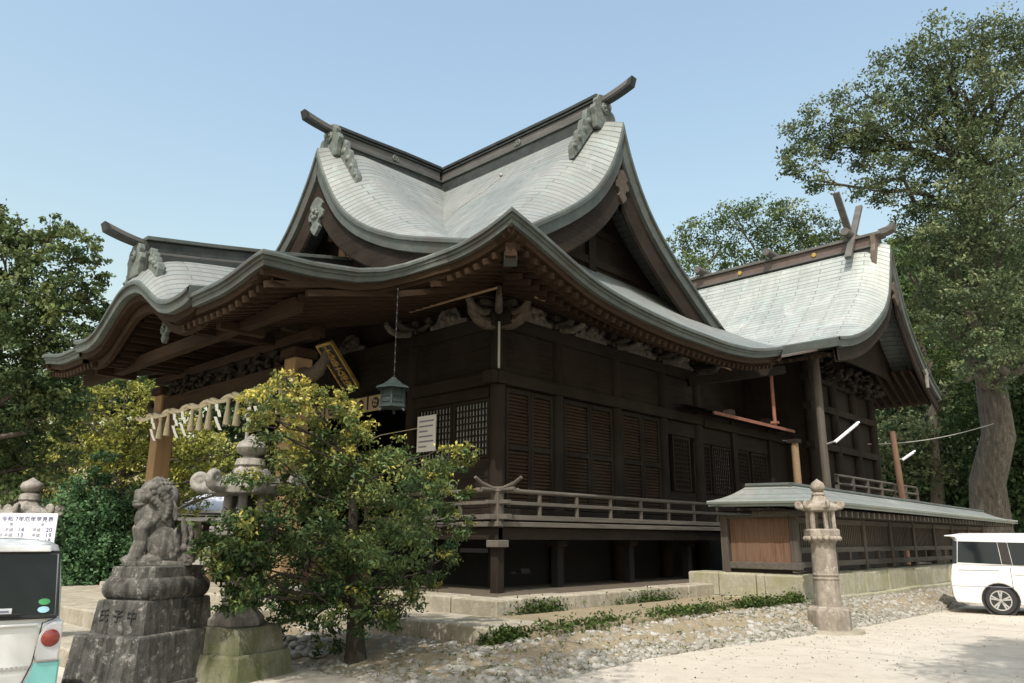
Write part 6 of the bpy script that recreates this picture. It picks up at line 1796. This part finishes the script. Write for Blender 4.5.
LOBES['BUSH'] = [(-22.4,7.5,3.01,0.64),(-24.0,7.4,2.26,0.72),(-22.3,8.0,2.24,0.8),(-21.7,8.4,2.63,0.54),(-23.6,7.7,1.32,0.76),(-22.1,8.2,1.34,0.8),(-21.7,8.7,1.47,0.59),(-24.1,7.8,0.65,0.55),(-22.7,8.3,0.67,0.59),(-21.8,9.0,0.69,0.43),(-23.1,7.8,2.11,0.76),(-22.9,8.7,1.86,0.78),(-24.1,7.3,1.45,0.49),(-24.1,8.3,0.9,0.68),(-22.9,8.9,0.78,0.61),(-22.7,7.7,3.57,0.44),(-22.5,9.5,1.05,0.56),(-23.1,7.5,2.64,0.6),(-22.1,9.4,1.73,0.5),(-23.8,7.5,0.54,0.43)]
LOBES['CAMPHOR'] = [(-7.3,39.3,25.78,1.71),(-9.7,40.6,26.67,1.4),(-5.8,41.4,26.71,1.53),(-5.1,44.8,27.26,1.61),(-11.2,39.0,24.49,1.38),(-9.5,40.5,23.82,1.89),(-6.9,40.1,23.4,1.99),(-5.5,42.9,23.53,1.84),(-12.6,37.6,23.24,1.36),(-14.1,37.1,22.15,1.27),(-12.1,38.6,21.75,1.57),(-10.3,39.9,21.31,1.45),(-13.4,36.6,19.44,1.12),(-14.5,35.9,20.38,0.72),(-8.1,40.2,20.9,1.91),(-6.5,43.9,20.9,2.09),(-11.4,38.5,18.88,1.12),(-10.2,40.1,18.53,1.53),(-8.4,42.6,18.23,2.07),(-6.4,43.1,17.25,2.0),(-3.9,46.3,23.23,3.17),(-4.0,43.6,16.72,2.9),(-3.4,42.5,25.83,1.99),(-9.5,41.9,16.67,1.34),(-8.5,44.8,15.56,2.12),(-7.3,47.2,14.74,2.37),(-5.5,47.1,12.71,3.09),(-9.3,40.9,20.19,1.24),(-9.5,44.5,12.93,1.79),(-8.1,45.7,11.3,2.08),(-8.6,41.3,24.99,1.59),(-10.5,38.7,22.62,1.54),(-12.4,38.2,22.24,1.26),(-10.6,38.5,19.73,1.31),(-7.8,42.7,22.65,1.79),(-6.3,42.0,22.9,1.73),(-9.2,41.5,22.69,1.59),(-13.9,36.2,20.57,1.03),(-13.3,37.8,21.86,1.16),(-7.8,45.2,20.09,1.95),(-9.9,40.9,17.32,1.33),(-8.4,41.3,19.45,1.43),(-5.7,43.6,26.3,1.59),(-7.0,40.7,25.45,1.53),(-8.6,41.2,26.48,1.28),(-7.9,44.8,17.1,1.8),(-9.5,44.0,15.85,1.59),(-6.0,45.7,20.26,1.91),(-10.0,44.0,14.02,1.38),(-8.3,44.5,13.24,1.76),(-11.2,37.7,22.17,1.22),(-11.6,40.0,21.25,1.17)]
LOBES['FOREST1'] = [(-13.9,52.7,19.66,1.46),(-13.6,56.4,18.39,2.07),(-15.0,54.2,16.75,1.62),(-13.0,56.2,15.39,2.29),(-14.3,53.7,13.76,1.83),(-13.6,58.6,12.41,2.49),(-14.9,55.7,10.79,2.01),(-17.4,55.0,9.61,1.63),(-15.8,53.6,7.98,2.21),(-15.1,59.9,8.52,2.39),(-18.6,55.9,7.05,2.08),(-15.7,55.3,5.51,2.23),(-14.8,59.4,5.02,2.33),(-17.6,55.9,4.3,2.02),(-19.6,56.2,5.06,1.81)]
LOBES['FOREST2'] = [(-10.1,55.2,11.41,2.25),(-8.2,55.2,9.92,2.66),(-10.8,54.5,8.89,2.22),(-9.2,56.1,7.06,2.45),(-10.9,55.8,5.93,2.11),(-10.8,59.1,3.59,2.18),(-8.1,55.8,4.02,2.95),(-12.3,57.2,4.19,1.53),(-13.7,55.9,4.19,1.66),(-7.0,57.3,13.22,2.5)]
LOBES['FAR'] = [(-36.3,66.6,32.39,2.05),(-33.5,67.8,33.27,2.23),(-30.7,68.6,33.03,2.39),(-28.9,71.3,33.02,2.41),(-27.1,72.9,31.93,2.2),(-36.2,69.3,30.4,2.5),(-32.8,70.2,30.32,3.06),(-29.4,71.8,29.89,3.01),(-27.4,75.9,29.99,2.87),(-37.3,65.8,28.07,2.23),(-38.4,65.9,31.11,1.45),(-25.4,76.0,30.57,2.02),(-24.4,76.9,28.96,2.41)]
LOBES['FAR2'] = [(-20.3,69.0,24.81,2.3),(-19.3,71.8,27.22,1.82),(-22.2,68.5,22.31,2.31),(-20.0,71.0,22.43,2.68),(-22.5,73.6,19.68,2.79),(-17.4,74.2,27.43,2.38)]
LOBES['BACKL'] = [(-54.2,13.4,7.38,1.83),(-54.7,15.4,5.72,1.63),(-57.1,12.5,5.67,2.49),(-55.5,13.4,3.82,2.07),(-56.3,15.9,3.32,1.53),(-49.1,21.4,5.8,1.9),(-47.1,22.8,5.16,1.88),(-46.2,24.3,5.83,1.78),(-46.6,25.1,3.37,1.79),(-48.7,23.2,3.05,1.53),(-42.9,24.9,5.09,2.08),(-48.1,20.7,2.68,1.46),(-51.0,19.9,3.93,1.51),(-42.3,26.1,2.72,1.83),(-60.1,12.5,2.68,2.55),(-49.0,21.8,7.73,1.67),(-46.0,23.7,7.66,1.52),(-50.5,16.6,10.14,1.85),(-54.0,15.4,10.09,1.91),(-49.1,19.6,10.71,1.9),(-45.0,21.1,9.15,1.82),(-49.2,18.2,7.42,1.84),(-51.1,16.0,7.36,1.82),(-42.5,23.1,8.52,1.81),(-56.5,14.4,10.26,1.95),(-47.8,20.9,11.04,1.52),(-44.7,22.4,10.54,1.49),(-51.7,18.2,10.19,1.67)]
LOBES['FOREST3'] = [(-18.6,63.8,17.97,3.2),(-15.8,65.1,20.16,3.18),(-14.4,65.8,15.18,3.4),(-12.8,73.4,18.83,4.2),(-17.6,63.5,12.91,3.39),(-15.3,67.2,10.77,3.58),(-12.7,70.5,12.47,3.96),(-21.9,68.4,9.03,3.7),(-18.3,68.6,7.17,3.7),(-15.2,70.4,7.11,3.97),(-12.1,69.1,7.61,3.79),(-20.8,68.1,4.06,3.25),(-18.8,74.4,3.37,3.74),(-15.2,74.7,3.33,3.78),(-22.3,63.8,5.51,3.16),(-10.4,74.4,16.88,4.11),(-11.2,72.6,4.74,4.64),(-16.4,67.7,24.4,2.51),(-13.1,66.7,21.62,3.16),(-9.6,70.5,22.62,3.99)]
LOBES['SHRUB'] += [(-9.1, 5.9, .72, .34), (-8.5, 6.1, .75, .36), (-8.1, 6.6, .8, .34), (-9.5, 6.2, .8, .34), (-7.9, 7.1, 1.0, .28)][:3]
cnt = {}
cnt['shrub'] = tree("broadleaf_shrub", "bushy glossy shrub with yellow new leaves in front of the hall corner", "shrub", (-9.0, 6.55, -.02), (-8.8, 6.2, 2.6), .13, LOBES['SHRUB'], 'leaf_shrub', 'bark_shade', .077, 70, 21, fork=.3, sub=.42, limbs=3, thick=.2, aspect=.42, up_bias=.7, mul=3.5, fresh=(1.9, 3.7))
tree("evergreen_tree", "tall dark evergreen tree at the left edge behind porch roof", "tree", (-30.2, 6.3, 0), (-29.4, 6.3, 9.5), .42, LOBES['LEFT'], 'leaf_left', 'bark_dark', .17, 20, 5, mul=4.0, limbs=2, fork=.25, sub=.34)
tree("golden_tree", "golden green feathery tree showing under the porch eaves", "tree", (-36.2, 13.2, 0), (-35.6, 13, 6), .3, LOBES['YELLOW'], 'leaf_yellow', 'bark_dark', .17, 46, 6, mul=2.6, fork=.2, sub=.34)
LOBES['BUSH'] += [(-22.8, 7.7, 1.1, 1.15), (-22.2, 8.3, 1.0, 1.1), (-23.3, 7.5, .8, .9), (-21.7, 8.6, .8, .85), (-22.5, 7.9, 1.9, 1.0), (-22.2, 7.6, .4, .8), (-21.2, 8.9, 1.1, .8)]
tree("rounded_bush", "dense bright green bush behind the stone lion", "bush", (-22.4, 7.8, 0), (-22.4, 7.8, 2), .12, LOBES['BUSH'], 'leaf_bush', 'bark_dark',   .11, 60, 7, mul=5.0, fork=.1, sub=.36, limbs=2, flat=.95)
tree("camphor_tree", "towering camphor tree with thick pale trunk and long boughs behind sanctuary", "tree", (-9.8, 46.2, 0), (-7.4, 43.5, 20.5), .95, LOBES['CAMPHOR'] + LOBES['CAMPHOR2'], 'leaf_mid', 'bark', .2, 10, 8, fork=.42, sub=.42, mul=2.7, flat=.7, limbs=2)
def split(lobes, k, labels, name, mat, leaf, dens, seed, group, r0=.35, axis=0):
    """share the lobes of a wood out among single trees, nearest trunk wins"""
    ls = sorted(lobes, key=lambda l: l[axis] + .3*l[1])
    n = len(ls); out = [ls[i*n//k:(i+1)*n//k] for i in range(k)]
    for i, g in enumerate(out):
        cx = sum(l[0] for l in g)/len(g); cy = sum(l[1] for l in g)/len(g); zt = max(l[2] for l in g)
        tree(name, labels[i], "tree", (cx, cy, 0), (cx + .3, cy, zt*.85), r0, g, mat[i % len(mat)], 'bark_dark', leaf, dens, seed + i, group, fork=.25, sub=.4, limbs=3, mul=3.2)
F1, F2 = LOBES['FOREST1'], LOBES['FOREST2']
hi = [l for l in F1 if l[2] > 12]; lo = [l for l in F1 if l[2] <= 12]
tree("evergreen_tree", "tall shaded tree directly right of the sanctuary gable, left of camphor trunk", "tree", (-14.3, 54.5, 0), (-14, 55, 16), .5, hi, 'leaf_fresh', 'bark_dark', .26, 10, 31, "trees behind the fence", fork=.3, mul=3.5)
split(lo, 2, ["low dark tree seen through the gap below the sanctuary eave", "dark leafy tree between lamp pole and camphor trunk"], "evergreen_tree", ['leaf_dark', 'leaf_mid'], .34, 30, 33, "trees behind the fence")
split(F2, 2, ["dark spreading tree around the foot of the camphor trunk", "dark leafy tree at right edge above the minivan"], "evergreen_tree", ['leaf_dark', 'leaf_dark'], .34, 30, 37, "trees behind the fence")
split(LOBES['FOREST3'], 3, ["shadowy tall tree deep behind the sanctuary's lower eave", "shadowy tree filling the gap between lamp pole and camphor trunk", "shadowy tree behind the camphor trunk at right edge"], "evergreen_tree", ['leaf_dark'], .45, 26, 47, "trees behind the fence", .5)
split(LOBES['FAR'], 3, ["far rounded treetop, left of three, just right of the main gable", "far rounded treetop, middle of three, above the sanctuary ridge", "far rounded treetop, right of three, beside the crossed finials"], "far_tree", ['leaf_fresh', 'leaf_fresh', 'leaf_mid'], .34, 8, 41, "far trees over the sanctuary ridge", .5)
split(LOBES['FAR2'], 1, ["tall far tree behind the sanctuary's ridge end"], "far_tree", ['leaf_fresh'], .46, 24, 45, "far trees over the sanctuary ridge", .5)
BL = LOBES['BACKL']
split(BL, 4, ["dim far tree behind the evergreen at left edge", "far dark tree behind the golden tree and bush", "far dark tree seen between porch pillar and stone lantern", "far dark tree deep behind the porch, beyond the pavilion"], "far_tree", ['leaf_dark', 'leaf_dark', 'leaf_fresh', 'leaf_dark'], .42, 26, 51, "far trees behind the porch", .4)
# more of the wood behind the hall, hidden in the photograph by the roofs but there
# low hedge by the far left path
tree("low_hedge", "low green hedge plant at the foot of the rounded bush", "hedge", (-24.6, 6.2, 0), (-24.6, 6.2, .5), .05, [(-24.9, 6.0, .45, .5), (-24.3, 6.5, .4, .45), (-25.6, 5.6, .45, .5), (-26.4, 5.2, .5, .5)], 'leaf_bush', 'bark_dark', .1, 70, 61, fork=.1, sub=.4, limbs=2)
# tree to the right of the picture whose shadow lies on the gravel
tree("broadleaf_tree", "leafy tree just outside the right edge, one bough tip at top right corner", "tree", (5.2, 8.4, 0), (3.2, 8.0, 9.2), .3, [(1.5, 8.2, 9.6, 1.3), (1.1, 7.2, 10.2, 1.2), (2.2, 7.0, 10.4, 1.7), (2.0, 9.4, 10.2, 1.4), (3.4, 8.2, 11.0, 1.7), (4.2, 6.6, 10.2, 1.6), (4.8, 9.2, 9.8, 1.6), (1.4, 5.8, 9.9, 1.4), (.6, 8.8, 10.6, .9), (1.5, 8.3, 10.4, 1.3), (2.6, 9.0, 9.4, 1.2)], 'leaf_fresh', 'bark', .15, 24, 71, fork=.4, sub=.4, limbs=1, mul=5.0)

# tree beside the photographer: its bough shades the ground round the shrub
tree("broadleaf_tree", "tall tree beside the viewer whose overhead bough dapples the cobbles and mossy lantern base", "tree", (-1.2, -4.2, 0), (-2.2, -2.4, 8.2), .34, [(-4.0, 1.3, 9.2, 1.25), (-3.0, 1.5, 9.5, 1.0), (-5.0, .7, 9.1, 1.1), (-6.1, -.5, 9.2, .5), (-3.5, 2.5, 9.7, .8), (-2.5, 0, 9.8, 1.3), (-4.2, -.3, 9.6, 1.2), (-1.0, -3.0, 10.6, 1.8), (-3.4, -3.4, 10.4, 1.6), (.6, -4.6, 10, 1.7), (-2.2, -5.6, 10.2, 1.7)], 'leaf_fresh', 'bark', .16, 46, 73, fork=.5, sub=.34, limbs=1, mul=1.3)

# moss and ivy along the terrace edge
r = np.random.default_rng(77); C = []
for _ in range(9500):
    t = r.uniform(.2, .66); p = path_at(inner, t)
    w = .5 + .5*math.sin(t*60) + r.uniform(-.4, .4)
    if w < .25: continue
    C.append((p.x + r.normal(0, .07) - .05, p.y + r.normal(0, .05), p.z + abs(r.normal(.03, .07))))
C = np.array(C); Nn = r.normal(size=C.shape) + np.array([.2, 0, .8])
o = leaf_mesh("moss", C, Nn, r.uniform(.04, .09, len(C)), r.uniform(0, 1, len(C)), MAT['moss'])
tag(o, "line of green moss and ivy along the terrace edge", "moss", None, "stuff")
C = np.array([(r.normal(-8.9, .5), 8.93 - abs(r.normal(0, .03)), r.uniform(.5, .7)) for _ in range(0)] + [(-8.75 + abs(r.normal(0, .03)), r.normal(10.0, .35), .5 + abs(r.normal(0, .1))) for _ in range(500)] + [(-8.75 + abs(r.normal(0, .03)), r.normal(13.2, .5), .5 + abs(r.normal(0, .09))) for _ in range(420)])
o = leaf_mesh("moss", C, r.normal(size=C.shape) + np.array([.8, 0, .4]), r.uniform(.04, .08, len(C)), r.uniform(0, .7, len(C)), MAT['moss'])
tag(o, "patches of green moss on the upper kerb's side face", "moss", None, "stuff")
# fallen leaves on the gravel and paving
C = np.array([(r.uniform(-8, -2), r.uniform(5, 16), .012) for _ in range(110)])
C = C[(C[:, 0] > -6.4 + 0*C[:, 1])]
o = leaf_mesh("leaf_litter", C, r.normal(size=C.shape)*.25 + np.array([0, 0, 1.]), r.uniform(.03, .06, len(C)), r.uniform(.3, 1, len(C)), MAT['dry_leaf'])
tag(o, "scattered small dry leaves on the gravel", "leaf litter", None, "stuff")
# grass tufts on the cobbled bank
C = []
for _ in range(520):
    p = path_at(inner, r.uniform(.15, .75)).lerp(path_at(outer, r.uniform(.15, .75)), 0); 
    t = r.uniform(.12, .75); p = path_at(inner, t).lerp(path_at(outer, t), r.uniform(.05, .95))
    for _k in range(5): C.append((p.x + r.normal(0, .05), p.y + r.normal(0, .05), p.z + .03))
C = np.array(C)
o = leaf_mesh("grass", C, r.normal(size=C.shape) + np.array([0, 0, .1]), r.uniform(.04, .1, len(C)), r.uniform(.2, 1, len(C)), MAT['moss'], None, .18)
tag(o, "thin grass tufts between the cobbles of the bank", "grass", None, "stuff")
# the wood that closes the precinct all round in the distance
lob = []
for k in range(90):
    a = math.radians(-100 + 190*k/89); R0 = r.uniform(88, 120)
    h = r.uniform(3, 9)
    lob.append((-12 + R0*math.sin(a), 20 + R0*math.cos(a), h*.55, h*.75))
C, Nn, T = crown_points(lob, .8, .9, 99, .5, mul=1.3)
o = leaf_mesh("distant_wood", C, Nn, .9 * r.uniform(.7, 1.3, len(C)), T, MAT['leaf_dark'])
tag(o, "far-off dark belt of trees closing the shrine precinct", "woodland", None, "stuff")
